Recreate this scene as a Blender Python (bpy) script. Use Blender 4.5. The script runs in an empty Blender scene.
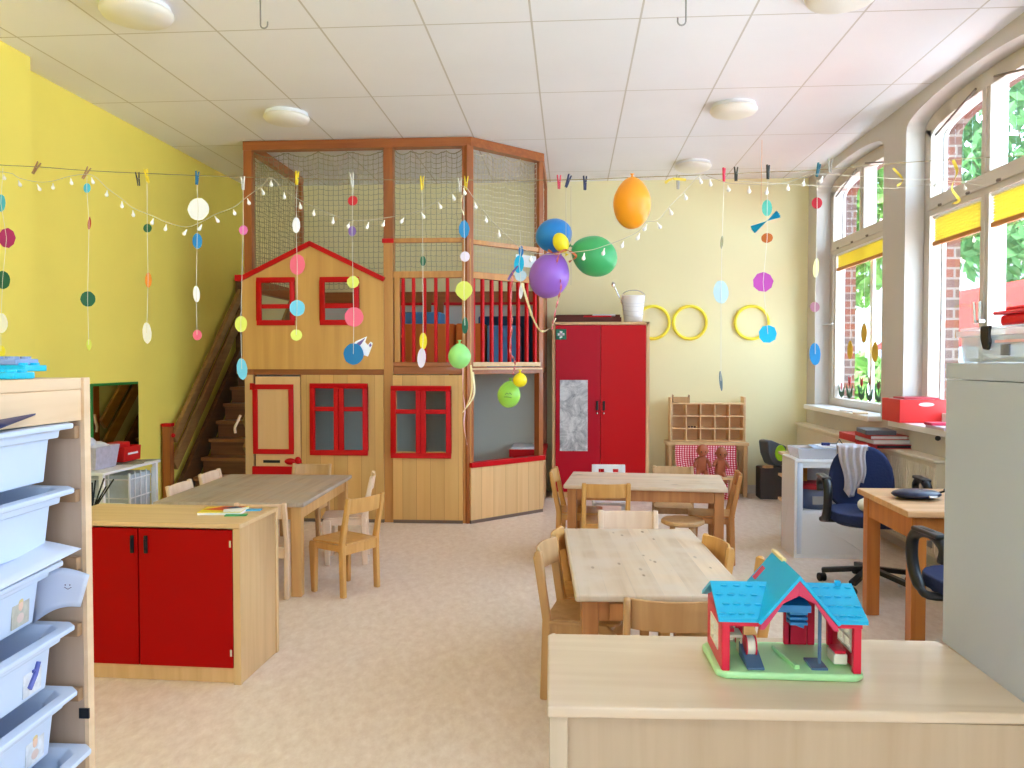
import bpy, math, random
from mathutils import Vector, Matrix, Euler
random.seed(7)
PI = math.pi
COL = bpy.context.scene.collection
# ------------------------------------------------------------------ camera maths (room axes: X right, Y into the room, Z up)
FPX = 815.0
YAW = math.atan((571 - 512) / FPX); PIT = math.atan((384 - 361) / FPX)
CAM = Vector((0, 0, 1.45))
_F0 = Vector((-math.sin(YAW), math.cos(YAW), 0)); _R = Vector((math.cos(YAW), math.sin(YAW), 0))
_F = _F0 * math.cos(PIT) + Vector((0, 0, -math.sin(PIT))); _U = _F0 * math.sin(PIT) + Vector((0, 0, math.cos(PIT)))
def at(u, v, y):
    """point on the vertical plane Y=y seen at the photograph's (u, v)"""
    d = _F + _R * ((u - 512) / FPX) + _U * ((384 - v) / FPX)
    return CAM + d * (y / d.y)
# ------------------------------------------------------------------ materials
MC = {}
def mat(name, col, rough=.5, metal=0., trans=0., alpha=1., ior=1.45, noise=0., nscale=8., bump=0., emit=None, estr=0., spec=.5, sss=0., coat=0.):
    if name in MC: return MC[name]
    m = bpy.data.materials.new(name); m.use_nodes = True
    nt = m.node_tree; b = nt.nodes['Principled BSDF']
    c = (*col, 1)
    b.inputs['Base Color'].default_value = c
    b.inputs['Roughness'].default_value = rough; b.inputs['Metallic'].default_value = metal
    b.inputs['Transmission Weight'].default_value = trans; b.inputs['IOR'].default_value = ior
    b.inputs['Alpha'].default_value = alpha; b.inputs['Specular IOR Level'].default_value = spec
    b.inputs['Coat Weight'].default_value = coat
    if emit: b.inputs['Emission Color'].default_value = (*emit, 1); b.inputs['Emission Strength'].default_value = estr
    if noise or bump:
        tc = nt.nodes.new('ShaderNodeTexCoord'); n = nt.nodes.new('ShaderNodeTexNoise')
        n.inputs['Scale'].default_value = nscale; n.inputs['Detail'].default_value = 6
        nt.links.new(tc.outputs['Object'], n.inputs['Vector'])
        if noise:
            r = nt.nodes.new('ShaderNodeMix'); r.data_type = 'RGBA'
            r.inputs[6].default_value = (*[x * (1 - noise) for x in col], 1); r.inputs[7].default_value = (*[min(1, x * (1 + noise * .6)) for x in col], 1)
            mr = nt.nodes.new('ShaderNodeMapRange'); mr.inputs[1].default_value = .3; mr.inputs[2].default_value = .7
            nt.links.new(n.outputs['Fac'], mr.inputs[0]); nt.links.new(mr.outputs[0], r.inputs[0]); nt.links.new(r.outputs[2], b.inputs['Base Color'])
        if bump:
            bp = nt.nodes.new('ShaderNodeBump'); bp.inputs['Strength'].default_value = bump; bp.inputs['Distance'].default_value = .01
            nt.links.new(n.outputs['Fac'], bp.inputs['Height']); nt.links.new(bp.outputs[0], b.inputs['Normal'])
    MC[name] = m
    return m
def N(nt, t, **kw):
    n = nt.nodes.new(t)
    for k, v in kw.items(): setattr(n, k, v)
    return n
def wood(name, c1, c2, axis='X', rough=.45, scale=1., planks=0., pax='X', knots=0., wear=None, seam=(.2, .1, .04), coat=0., bump=.15):
    """wood with streaks along axis; planks = plank width with seams across pax"""
    def _n(c, k=.05, g=1.02): l = sum(c) / 3; return tuple(min(.95, (v * (1 - k) + l * k) * g) for v in c)
    c1 = _n(c1); c2 = _n(c2)
    if name in MC: return MC[name]
    m = bpy.data.materials.new(name); m.use_nodes = True
    nt = m.node_tree; L = nt.links.new; b = nt.nodes['Principled BSDF']
    tc = N(nt, 'ShaderNodeTexCoord'); mp = N(nt, 'ShaderNodeMapping')
    s = {'X': (1.2, 22, 22), 'Y': (22, 1.2, 22), 'Z': (22, 22, 1.2)}[axis]
    mp.inputs['Scale'].default_value = [v * scale for v in s]
    L(tc.outputs['Object'], mp.inputs['Vector'])
    vec = mp.outputs[0]
    sep = N(nt, 'ShaderNodeSeparateXYZ'); L(tc.outputs['Object'], sep.inputs[0])
    cell = None
    if planks:
        dv = N(nt, 'ShaderNodeMath', operation='DIVIDE'); L(sep.outputs[pax], dv.inputs[0]); dv.inputs[1].default_value = planks
        fl = N(nt, 'ShaderNodeMath', operation='FLOOR'); L(dv.outputs[0], fl.inputs[0])
        cell = N(nt, 'ShaderNodeTexWhiteNoise', noise_dimensions='1D'); L(fl.outputs[0], cell.inputs['W'])
        ad = N(nt, 'ShaderNodeVectorMath', operation='MULTIPLY_ADD'); ad.inputs[1].default_value = (9, 9, 9)
        L(cell.outputs['Color'], ad.inputs[0]); L(mp.outputs[0], ad.inputs[2]); vec = ad.outputs[0]
    n = N(nt, 'ShaderNodeTexNoise'); n.inputs['Scale'].default_value = 1.; n.inputs['Detail'].default_value = 5; n.inputs['Distortion'].default_value = .6
    L(vec, n.inputs['Vector'])
    mr = N(nt, 'ShaderNodeMapRange'); mr.inputs[1].default_value = .28; mr.inputs[2].default_value = .72; L(n.outputs['Fac'], mr.inputs[0])
    mx = N(nt, 'ShaderNodeMix', data_type='RGBA'); mx.inputs[6].default_value = (*c1, 1); mx.inputs[7].default_value = (*c2, 1)
    L(mr.outputs[0], mx.inputs[0]); out = mx.outputs[2]
    if planks:
        hv = N(nt, 'ShaderNodeMapRange'); hv.inputs[3].default_value = .88; hv.inputs[4].default_value = 1.08; L(cell.outputs['Value'], hv.inputs[0])
        ml = N(nt, 'ShaderNodeVectorMath', operation='SCALE'); L(out, ml.inputs[0]); L(hv.outputs[0], ml.inputs['Scale']); out = ml.outputs[0]
        fr = N(nt, 'ShaderNodeMath', operation='FRACT'); L(dv.outputs[0], fr.inputs[0])
        lt = N(nt, 'ShaderNodeMath', operation='LESS_THAN'); L(fr.outputs[0], lt.inputs[0]); lt.inputs[1].default_value = .0028 / planks
        m2 = N(nt, 'ShaderNodeMix', data_type='RGBA'); L(lt.outputs[0], m2.inputs[0]); L(out, m2.inputs[6]); m2.inputs[7].default_value = (*seam, 1); out = m2.outputs[2]
    if knots:
        vo = N(nt, 'ShaderNodeTexVoronoi'); vo.inputs['Scale'].default_value = knots
        mk = N(nt, 'ShaderNodeMapping'); mk.inputs['Scale'].default_value = {'X': (.35, 1, 1), 'Y': (1, .35, 1), 'Z': (1, 1, .5)}[axis]
        L(tc.outputs['Object'], mk.inputs[0]); L(mk.outputs[0], vo.inputs['Vector'])
        lk = N(nt, 'ShaderNodeMapRange'); lk.inputs[1].default_value = .13; lk.inputs[2].default_value = .07; L(vo.outputs['Distance'], lk.inputs[0])
        m3 = N(nt, 'ShaderNodeMix', data_type='RGBA'); L(lk.outputs[0], m3.inputs[0]); L(out, m3.inputs[6]); m3.inputs[7].default_value = (.22, .12, .06, 1); out = m3.outputs[2]
    if wear:
        nw = N(nt, 'ShaderNodeTexNoise'); nw.inputs['Scale'].default_value = 5; nw.inputs['Detail'].default_value = 7; L(tc.outputs['Object'], nw.inputs['Vector'])
        wr = N(nt, 'ShaderNodeMapRange'); wr.inputs[1].default_value = .4; wr.inputs[2].default_value = .62; wr.inputs[4].default_value = .8; L(nw.outputs['Fac'], wr.inputs[0])
        m4 = N(nt, 'ShaderNodeMix', data_type='RGBA'); L(wr.outputs[0], m4.inputs[0]); L(out, m4.inputs[6]); m4.inputs[7].default_value = (*wear, 1); out = m4.outputs[2]
    L(out, b.inputs['Base Color']); b.inputs['Roughness'].default_value = rough; b.inputs['Coat Weight'].default_value = coat
    bp = N(nt, 'ShaderNodeBump'); bp.inputs['Strength'].default_value = bump; bp.inputs['Distance'].default_value = .002
    L(n.outputs['Fac'], bp.inputs['Height']); L(bp.outputs[0], b.inputs['Normal'])
    MC[name] = m
    return m
def rgb(r, g, b):
    f = lambda c: ((c / 255 + .055) / 1.055) ** 2.4 if c > 10 else c / 255 / 12.92
    return (f(r), f(g), f(b))
def translucent(m, f):
    nt = m.node_tree; b = nt.nodes['Principled BSDF']; o = [n for n in nt.nodes if n.type == 'OUTPUT_MATERIAL'][0]
    t = nt.nodes.new('ShaderNodeBsdfTranslucent'); x = nt.nodes.new('ShaderNodeMixShader'); x.inputs[0].default_value = f
    t.inputs[0].default_value = b.inputs['Base Color'].default_value
    if b.inputs['Base Color'].links: nt.links.new(b.inputs['Base Color'].links[0].from_socket, t.inputs[0])
    nt.links.new(b.outputs[0], x.inputs[1]); nt.links.new(t.outputs[0], x.inputs[2]); nt.links.new(x.outputs[0], o.inputs[0])
# ------------------------------------------------------------------ mesh builder
class MB:
    def __init__(s): s.v = []; s.f = []; s.m = []; s.M = Matrix.Identity(4)
    def add(s, vs, fs, mi=0):
        o = len(s.v)
        s.v += [tuple(s.M @ Vector(v)) for v in vs]
        for f in fs: s.f.append(tuple(i + o for i in f)); s.m.append(mi)
        return s
    def box(s, x0, x1, y0, y1, z0, z1, mi=0, M=None):
        vs = [(x, y, z) for x in (x0, x1) for y in (y0, y1) for z in (z0, z1)]
        if M: vs = [tuple(M @ Vector(v)) for v in vs]
        return s.add(vs, [(0, 1, 3, 2), (4, 6, 7, 5), (0, 4, 5, 1), (2, 3, 7, 6), (0, 2, 6, 4), (1, 5, 7, 3)], mi)
    def bar(s, a, b, w, h, mi=0, up=(0, 0, 1)):
        """rectangular bar from a to b, w sideways, h along up"""
        a = Vector(a); b = Vector(b); d = (b - a); l = d.length; d.normalize(); u = Vector(up)
        sd = d.cross(u)
        if sd.length < 1e-4: sd = d.cross(Vector((0, 1, 0)))
        sd.normalize(); u = sd.cross(d)
        M = Matrix((( d.x, sd.x, u.x, a.x), (d.y, sd.y, u.y, a.y), (d.z, sd.z, u.z, a.z), (0, 0, 0, 1)))
        return s.box(0, l, -w / 2, w / 2, -h / 2, h / 2, mi, M)
    def tube(s, pts, r, n=6, closed=False, mi=0, caps=True):
        pts = [Vector(p) for p in pts]; k = len(pts); rs = r if isinstance(r, (list, tuple)) else [r] * k
        vs = []; prev = None
        for i, p in enumerate(pts):
            if closed: t = pts[(i + 1) % k] - pts[i - 1]
            else: t = pts[min(i + 1, k - 1)] - pts[max(i - 1, 0)]
            t.normalize()
            if prev is None:
                a = Vector((0, 0, 1)) if abs(t.z) < .9 else Vector((1, 0, 0))
                n1 = t.cross(a).normalized()
            else:
                n1 = (prev - t * prev.dot(t)); n1.normalize()
            prev = n1; n2 = t.cross(n1)
            for j in range(n):
                an = 2 * PI * j / n; vs.append(tuple(p + (n1 * math.cos(an) + n2 * math.sin(an)) * rs[i]))
        fs = []
        for i in range(k if closed else k - 1):
            for j in range(n):
                a = i * n + j; b2 = i * n + (j + 1) % n; c = ((i + 1) % k) * n + (j + 1) % n; d = ((i + 1) % k) * n + j
                fs.append((a, b2, c, d))
        if not closed and caps: fs += [tuple(range(n))[::-1], tuple((k - 1) * n + j for j in range(n))]
        return s.add(vs, fs, mi)
    def lathe(s, prof, n=24, o=(0, 0, 0), M=None, mi=0):
        vs = []; fs = []
        for r, z in prof:
            for j in range(n):
                a = 2 * PI * j / n; v = Vector((r * math.cos(a), r * math.sin(a), z))
                if M: v = M @ v
                vs.append(tuple(v + Vector(o)))
        for i in range(len(prof) - 1):
            for j in range(n): fs.append((i * n + j, i * n + (j + 1) % n, (i + 1) * n + (j + 1) % n, (i + 1) * n + j))
        if prof[0][0] > 1e-5: fs.append(tuple(range(n))[::-1])
        if prof[-1][0] > 1e-5: fs.append(tuple((len(prof) - 1) * n + j for j in range(n)))
        return s.add(vs, fs, mi)
    def prism(s, poly, axis, d0, d1, mi=0, M=None):
        """poly of 2-D points; axis X: (y,z), Y: (x,z), Z: (x,y)"""
        def P(p, d): return {'X': (d, p[0], p[1]), 'Y': (p[0], d, p[1]), 'Z': (p[0], p[1], d)}[axis]
        n = len(poly); vs = [P(p, d0) for p in poly] + [P(p, d1) for p in poly]
        if M: vs = [tuple(M @ Vector(v)) for v in vs]
        fs = [tuple(range(n)), tuple(range(2 * n - 1, n - 1, -1))] + [(i, i + n, (i + 1) % n + n, (i + 1) % n) for i in range(n)]
        return s.add(vs, fs, mi)
    def ball(s, c, r, n=16, m=10, mi=0, M=None):
        rx, ry, rz = r if isinstance(r, (list, tuple)) else (r, r, r)
        vs = []; fs = []
        for i in range(m + 1):
            t = PI * i / m
            for j in range(n):
                a = 2 * PI * j / n; v = Vector((rx * math.sin(t) * math.cos(a), ry * math.sin(t) * math.sin(a), rz * math.cos(t)))
                if M: v = M @ v
                vs.append(tuple(v + Vector(c)))
        for i in range(m):
            for j in range(n): fs.append((i * n + j, (i + 1) * n + j, (i + 1) * n + (j + 1) % n, i * n + (j + 1) % n))
        return s.add(vs, fs, mi)
    def build(s, name, mats, parent=None, bevel=0, smooth=False, loc=None, rot=None, seg=2, subsurf=0):
        me = bpy.data.meshes.new(name); me.from_pydata(s.v, [], s.f)
        for m in (mats if isinstance(mats, (list, tuple)) else [mats]): me.materials.append(m)
        for p, mi in zip(me.polygons, s.m): p.material_index = mi; p.use_smooth = smooth
        import bmesh
        bm = bmesh.new(); bm.from_mesh(me); bmesh.ops.remove_doubles(bm, verts=bm.verts, dist=1e-6)
        bmesh.ops.recalc_face_normals(bm, faces=bm.faces); bm.to_mesh(me); bm.free()
        o = bpy.data.objects.new(name, me); COL.objects.link(o)
        if parent: o.parent = parent
        if loc: o.location = loc
        if rot: o.rotation_euler = rot
        if bevel:
            b = o.modifiers.new('b', 'BEVEL'); b.width = bevel; b.segments = seg; b.limit_method = 'ANGLE'; b.angle_limit = .6
            for p in me.polygons: p.use_smooth = True
            w = o.modifiers.new('w', 'WEIGHTED_NORMAL'); w.keep_sharp = False
        if subsurf:
            b = o.modifiers.new('s', 'SUBSURF'); b.levels = b.render_levels = subsurf
        return o
def empty(name, label, cat, loc=(0, 0, 0), rz=0, group=None):
    o = bpy.data.objects.new(name, None); COL.objects.link(o); o.location = loc; o.rotation_euler = (0, 0, rz)
    o.empty_display_size = .1
    return tag(o, label, cat, group)
def tag(o, label, cat, group=None, kind=None):
    o['label'] = label; o['category'] = cat
    if group: o['group'] = group
    if kind: o['kind'] = kind
    return o
def structure(o): o['kind'] = 'structure'; return o
def dup(root, loc, rz, label, group=None, mats=None):
    r = root.copy(); COL.objects.link(r); r.location = loc; r.rotation_euler = (0, 0, rz); r['label'] = label
    if group: r['group'] = group
    for ch in list(root.children):
        c = ch.copy(); COL.objects.link(c); c.parent = r
        if mats: c.data = c.data.copy(); c.data.materials[0] = mats
        for g in ch.children:
            d = g.copy(); COL.objects.link(d); d.parent = c
            if mats: d.data = d.data.copy(); d.data.materials[0] = mats
    return r
def smoothpath(pts, k=6):
    """Catmull-Rom"""
    P = [Vector(p) for p in pts]; out = []
    for i in range(len(P) - 1):
        p0 = P[max(i - 1, 0)]; p1 = P[i]; p2 = P[i + 1]; p3 = P[min(i + 2, len(P) - 1)]
        for j in range(k):
            t = j / k
            out.append(.5 * ((2 * p1) + (p2 - p0) * t + (2 * p0 - 5 * p1 + 4 * p2 - p3) * t * t + (3 * p1 - p0 - 3 * p2 + p3) * t ** 3))
    out.append(P[-1]); return out
def disc(b, c, rx, rz, th=.0012, n=14, yaw=0, point=0, wob=.0, tilt=0, mi=0):
    """a thin cut paper shape standing upright at c, turned by yaw"""
    poly = []
    for i in range(n):
        a = 2 * PI * i / n; r = 1 + wob * math.sin(3.7 * i + rx * 900)
        x = rx * math.cos(a) * r; z = rz * math.sin(a) * r
        if point: x *= 1 - point * max(0, math.sin(a)) ** 2 if point > 0 else 1 + point * max(0, -math.sin(a)) ** 2
        poly.append((x, z))
    M = Matrix.Translation(c) @ Matrix.Rotation(yaw, 4, 'Z') @ Matrix.Rotation(tilt, 4, 'Y')
    b.prism(poly, 'Y', -th / 2, th / 2, mi, M)
# ------------------------------------------------------------------ shared materials
beechX = wood('beech_x', rgb(226, 190, 140), rgb(212, 172, 120), 'X', rough=.4)
beechY = wood('beech_y', rgb(226, 190, 140), rgb(212, 172, 120), 'Y', rough=.4)
beechZ = wood('beech_z', rgb(224, 186, 134), rgb(208, 166, 112), 'Z', rough=.4)
golden = wood('golden_chair', rgb(218, 164, 90), rgb(196, 138, 64), 'Z', rough=.35, coat=.2)
orangew = wood('orange_chair', rgb(205, 142, 72), rgb(178, 112, 48), 'Z', rough=.35, coat=.2)
palew = wood('pale_chair', rgb(236, 205, 176), rgb(224, 188, 155), 'Z', rough=.45)
tanw = wood('tan_chair', rgb(206, 162, 110), rgb(186, 140, 88), 'Z', rough=.4)
whitew = mat('white_paint', rgb(238, 238, 240), .35)
pineB = wood('pine_beam', rgb(176, 98, 38), rgb(146, 76, 24), 'X', rough=.4, coat=.2)
pineBZ = wood('pine_beam_z', rgb(176, 98, 38), rgb(142, 74, 24), 'Z', rough=.4, coat=.2)
pineLZ = wood('pine_post_light', rgb(206, 146, 72), rgb(186, 122, 54), 'Z', rough=.4, coat=.2)
plyw = wood('plywood_honey', rgb(222, 168, 88), rgb(206, 150, 74), 'Z', rough=.4, scale=.6, coat=.15)
plypl = wood('plywood_grooved', rgb(224, 176, 104), rgb(212, 160, 86), 'Z', rough=.4, scale=.5, planks=.125, seam=rgb(172, 122, 66))
plypale = wood('plywood_pale', rgb(234, 192, 132), rgb(222, 176, 112), 'Z', rough=.4, scale=.5, planks=.13, seam=rgb(200, 152, 96))
darkw = wood('dark_stair', rgb(124, 78, 40), rgb(92, 54, 26), 'Y', rough=.4, coat=.3)
red = mat('red_paint', rgb(198, 8, 18), .4, spec=.25)
redd = mat('red_door', rgb(186, 4, 12), .38)
white = mat('white_plastic', rgb(240, 240, 242), .4)
black = mat('black_plastic', rgb(20, 20, 24), .45)
chrome = mat('chrome', (.75, .75, .75), .25, metal=1)
cordm = mat('pale_cord', rgb(200, 190, 170), .7)
# ================================================================== ROOM
XL, XR, YB, YF, H = -3.68, 2.56, 9.08, -2.6, 3.43
def tilemat():
    m = bpy.data.materials.new('ceiling_tiles'); m.use_nodes = True; nt = m.node_tree; L = nt.links.new; b = nt.nodes['Principled BSDF']
    tc = N(nt, 'ShaderNodeTexCoord'); sp = N(nt, 'ShaderNodeSeparateXYZ'); L(tc.outputs['Object'], sp.inputs[0])
    def line(out, off, per, w):
        a = N(nt, 'ShaderNodeMath', operation='ADD'); L(out, a.inputs[0]); a.inputs[1].default_value = -off + 100 * per
        d = N(nt, 'ShaderNodeMath', operation='DIVIDE'); L(a.outputs[0], d.inputs[0]); d.inputs[1].default_value = per
        f = N(nt, 'ShaderNodeMath', operation='FRACT'); L(d.outputs[0], f.inputs[0])
        l = N(nt, 'ShaderNodeMath', operation='LESS_THAN'); L(f.outputs[0], l.inputs[0]); l.inputs[1].default_value = w / per
        return l.outputs[0]
    a = line(sp.outputs[0], -.240, .63, .012); c = line(sp.outputs[1], 4.805, 1.265, .011)
    mx = N(nt, 'ShaderNodeMath', operation='MAXIMUM'); L(a, mx.inputs[0]); L(c, mx.inputs[1])
    n = N(nt, 'ShaderNodeTexNoise'); n.inputs['Scale'].default_value = 1.3; n.inputs['Detail'].default_value = 8; L(tc.outputs['Object'], n.inputs['Vector'])
    cr = N(nt, 'ShaderNodeMix', data_type='RGBA'); cr.inputs[6].default_value = (*rgb(236, 235, 240), 1); cr.inputs[7].default_value = (*rgb(246, 245, 250), 1); L(n.outputs['Fac'], cr.inputs[0])
    m2 = N(nt, 'ShaderNodeMix', data_type='RGBA'); L(mx.outputs[0], m2.inputs[0]); L(cr.outputs[2], m2.inputs[6]); m2.inputs[7].default_value = (*rgb(206, 200, 196), 1)
    L(m2.outputs[2], b.inputs['Base Color']); b.inputs['Roughness'].default_value = .8
    n2 = N(nt, 'ShaderNodeTexNoise'); n2.inputs['Scale'].default_value = 160; L(tc.outputs['Object'], n2.inputs['Vector'])
    sb = N(nt, 'ShaderNodeMath', operation='SUBTRACT'); L(n2.outputs['Fac'], sb.inputs[0]); L(mx.outputs[0], sb.inputs[1])
    bp = N(nt, 'ShaderNodeBump'); bp.inputs['Strength'].default_value = .25; bp.inputs['Distance'].default_value = .004; L(sb.outputs[0], bp.inputs['Height']); L(bp.outputs[0], b.inputs['Normal'])
    return m
def lino():
    m = bpy.data.materials.new('linoleum'); m.use_nodes = True; nt = m.node_tree; L = nt.links.new; b = nt.nodes['Principled BSDF']
    tc = N(nt, 'ShaderNodeTexCoord'); n = N(nt, 'ShaderNodeTexNoise'); n.inputs['Scale'].default_value = 22; n.inputs['Detail'].default_value = 9; n.inputs['Roughness'].default_value = .7
    mp = N(nt, 'ShaderNodeMapping'); mp.inputs['Scale'].default_value = (1, .55, 1); mp.inputs['Rotation'].default_value = (0, 0, .9); L(tc.outputs['Object'], mp.inputs[0]); L(mp.outputs[0], n.inputs['Vector'])
    n1 = N(nt, 'ShaderNodeTexNoise'); n1.inputs['Scale'].default_value = .9; n1.inputs['Detail'].default_value = 4; L(tc.outputs['Object'], n1.inputs['Vector'])
    r = N(nt, 'ShaderNodeValToRGB'); e = r.color_ramp.elements
    e[0].position = .35; e[0].color = (*rgb(226, 204, 186), 1); e[1].position = .68; e[1].color = (*rgb(246, 230, 216), 1); L(n.outputs['Fac'], r.inputs[0])
    mx = N(nt, 'ShaderNodeMix', data_type='RGBA', blend_type='MULTIPLY'); mx.inputs[0].default_value = .5
    r2 = N(nt, 'ShaderNodeValToRGB'); r2.color_ramp.elements[0].color = (.88, .87, .86, 1); r2.color_ramp.elements[1].color = (1, 1, 1, 1); L(n1.outputs['Fac'], r2.inputs[0])
    L(r.outputs[0], mx.inputs[6]); L(r2.outputs[0], mx.inputs[7]); L(mx.outputs[2], b.inputs['Base Color'])
    rr = N(nt, 'ShaderNodeMapRange'); rr.inputs[3].default_value = .26; rr.inputs[4].default_value = .42; L(n1.outputs['Fac'], rr.inputs[0]); L(rr.outputs[0], b.inputs['Roughness'])
    return m
structure(MB().box(XL - .1, XR + .5, YF - .3, YB + .2, -.1, 0).build('floor', lino()))
structure(MB().box(XL - .3, XR + .5, YF - .3, YB + .3, H, H + .12).build('ceiling', tilemat()))
my = mat('yellow_wall', rgb(250, 230, 108), .75, noise=.03, nscale=2, bump=.04)
mb_ = mat('cream_wall', rgb(240, 231, 186), .75, noise=.02, nscale=2, bump=.04)
mr_ = mat('right_wall_paint', rgb(206, 199, 192), .7, noise=.015, nscale=3)
structure(MB().prism([(XL - .2, YF), (-3.52, YF), (-3.52, 5.13), (XL, 5.13), (XL, YB + .1), (XL - .2, YB + .1)], 'Z', 0, H).build('wall_left', my))
structure(MB().box(XL, XR + .4, YB, YB + .15, 0, H).build('wall_back', mb_))
structure(MB().box(.83, XR, YB - .015, YB, 0, .09).box(XL, -3, YB - .015, YB, 0, .09).build('baseboard_back', mat('skirting', rgb(225, 218, 205), .5), bevel=.003))
# right wall with arched openings
WIN = [(6.95, 8.78), (4.66, 6.50), (2.37, 4.16), (.08, 1.87)]
SILL = .98
def arch(y0, y1, zs, zc, n=18, sq=.72):
    c = (y0 + y1) / 2; a = (y1 - y0) / 2
    return [(c - a * math.cos(PI * i / n), zs + (zc - zs) * math.sin(PI * i / n) ** sq) for i in range(n + 1)]
def wallmb(x0, x1, inset=0.):
    b = MB(); b.box(x0, x1, YF, YB, 0, SILL - .02)
    last = YB
    for (a, c) in WIN:
        a += inset; c -= inset
        b.box(x0, x1, c, last, SILL - .02, H); last = a
        ap = arch(a, c, 3.2 - inset, 3.345 - inset)
        for i in range(len(ap) - 1):
            (ya, za), (yb, zb) = ap[i], ap[i + 1]
            b.prism([(ya, za), (yb, zb), (yb, H), (ya, H)], 'X', x0, x1)
    b.box(x0, x1, YF, last, SILL - .02, H)
    return b
structure(wallmb(XR, 2.80).build('wall_right', mr_))
def brickmat():
    m = bpy.data.materials.new('brick_reveal'); m.use_nodes = True; nt = m.node_tree; L = nt.links.new; b = nt.nodes['Principled BSDF']
    tc = N(nt, 'ShaderNodeTexCoord'); sp = N(nt, 'ShaderNodeSeparateXYZ'); L(tc.outputs['Object'], sp.inputs[0])
    ad = N(nt, 'ShaderNodeMath', operation='ADD'); L(sp.outputs[0], ad.inputs[0]); L(sp.outputs[1], ad.inputs[1])
    cb = N(nt, 'ShaderNodeCombineXYZ'); L(ad.outputs[0], cb.inputs[0]); L(sp.outputs[2], cb.inputs[1])
    br = N(nt, 'ShaderNodeTexBrick'); L(cb.outputs[0], br.inputs['Vector']); br.inputs['Scale'].default_value = 1
    br.inputs['Brick Width'].default_value = .24; br.inputs['Row Height'].default_value = .077; br.inputs['Mortar Size'].default_value = .009
    br.inputs['Color1'].default_value = (*rgb(118, 60, 38), 1); br.inputs['Color2'].default_value = (*rgb(88, 70, 62), 1); br.inputs['Mortar'].default_value = (*rgb(128, 116, 106), 1)
    L(br.outputs['Color'], b.inputs['Base Color']); b.inputs['Roughness'].default_value = .9
    return m
structure(wallmb(2.80, 2.95, .05).build('wall_exterior', brickmat()))
# unseen wall behind the camera; its two openings are shaped to let in daylight
b = MB(); b.box(XL, XR, YF - .15, YF, 0, 1.3).box(XL, XR, YF - .15, YF, 2.7, H)
for x0, x1 in ((XL, -2.6), (-1.3, .0), (1.3, XR)): b.box(x0, x1, YF - .15, YF, 1.3, 2.7)
structure(b.build('wall_front', mr_))
# windows
mfr = mat('window_frame_cream', rgb(212, 202, 190), .45)
mfw = mat('window_frame_white', rgb(245, 245, 245), .4)
def thinglass(name='pane_glass', f=.06, tint=(1, 1, 1)):
    m = bpy.data.materials.new(name); m.use_nodes = True; nt = m.node_tree; nt.nodes.clear()
    o = N(nt, 'ShaderNodeOutputMaterial'); t = N(nt, 'ShaderNodeBsdfTransparent'); t.inputs[0].default_value = (*tint, 1)
    g = N(nt, 'ShaderNodeBsdfGlossy'); g.inputs['Roughness'].default_value = .02; x = N(nt, 'ShaderNodeMixShader'); x.inputs[0].default_value = f
    nt.links.new(t.outputs[0], x.inputs[1]); nt.links.new(g.outputs[0], x.inputs[2]); nt.links.new(x.outputs[0], o.inputs[0])
    return m
glass = thinglass()
def arch_ring(b, x0, x1, o, i):
    n = len(o)
    for k in range(n - 1):
        b.prism([o[k], o[k + 1], i[k + 1], i[k]], 'X', x0, x1)
TZ0, TZ1 = 2.54, 2.68
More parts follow.
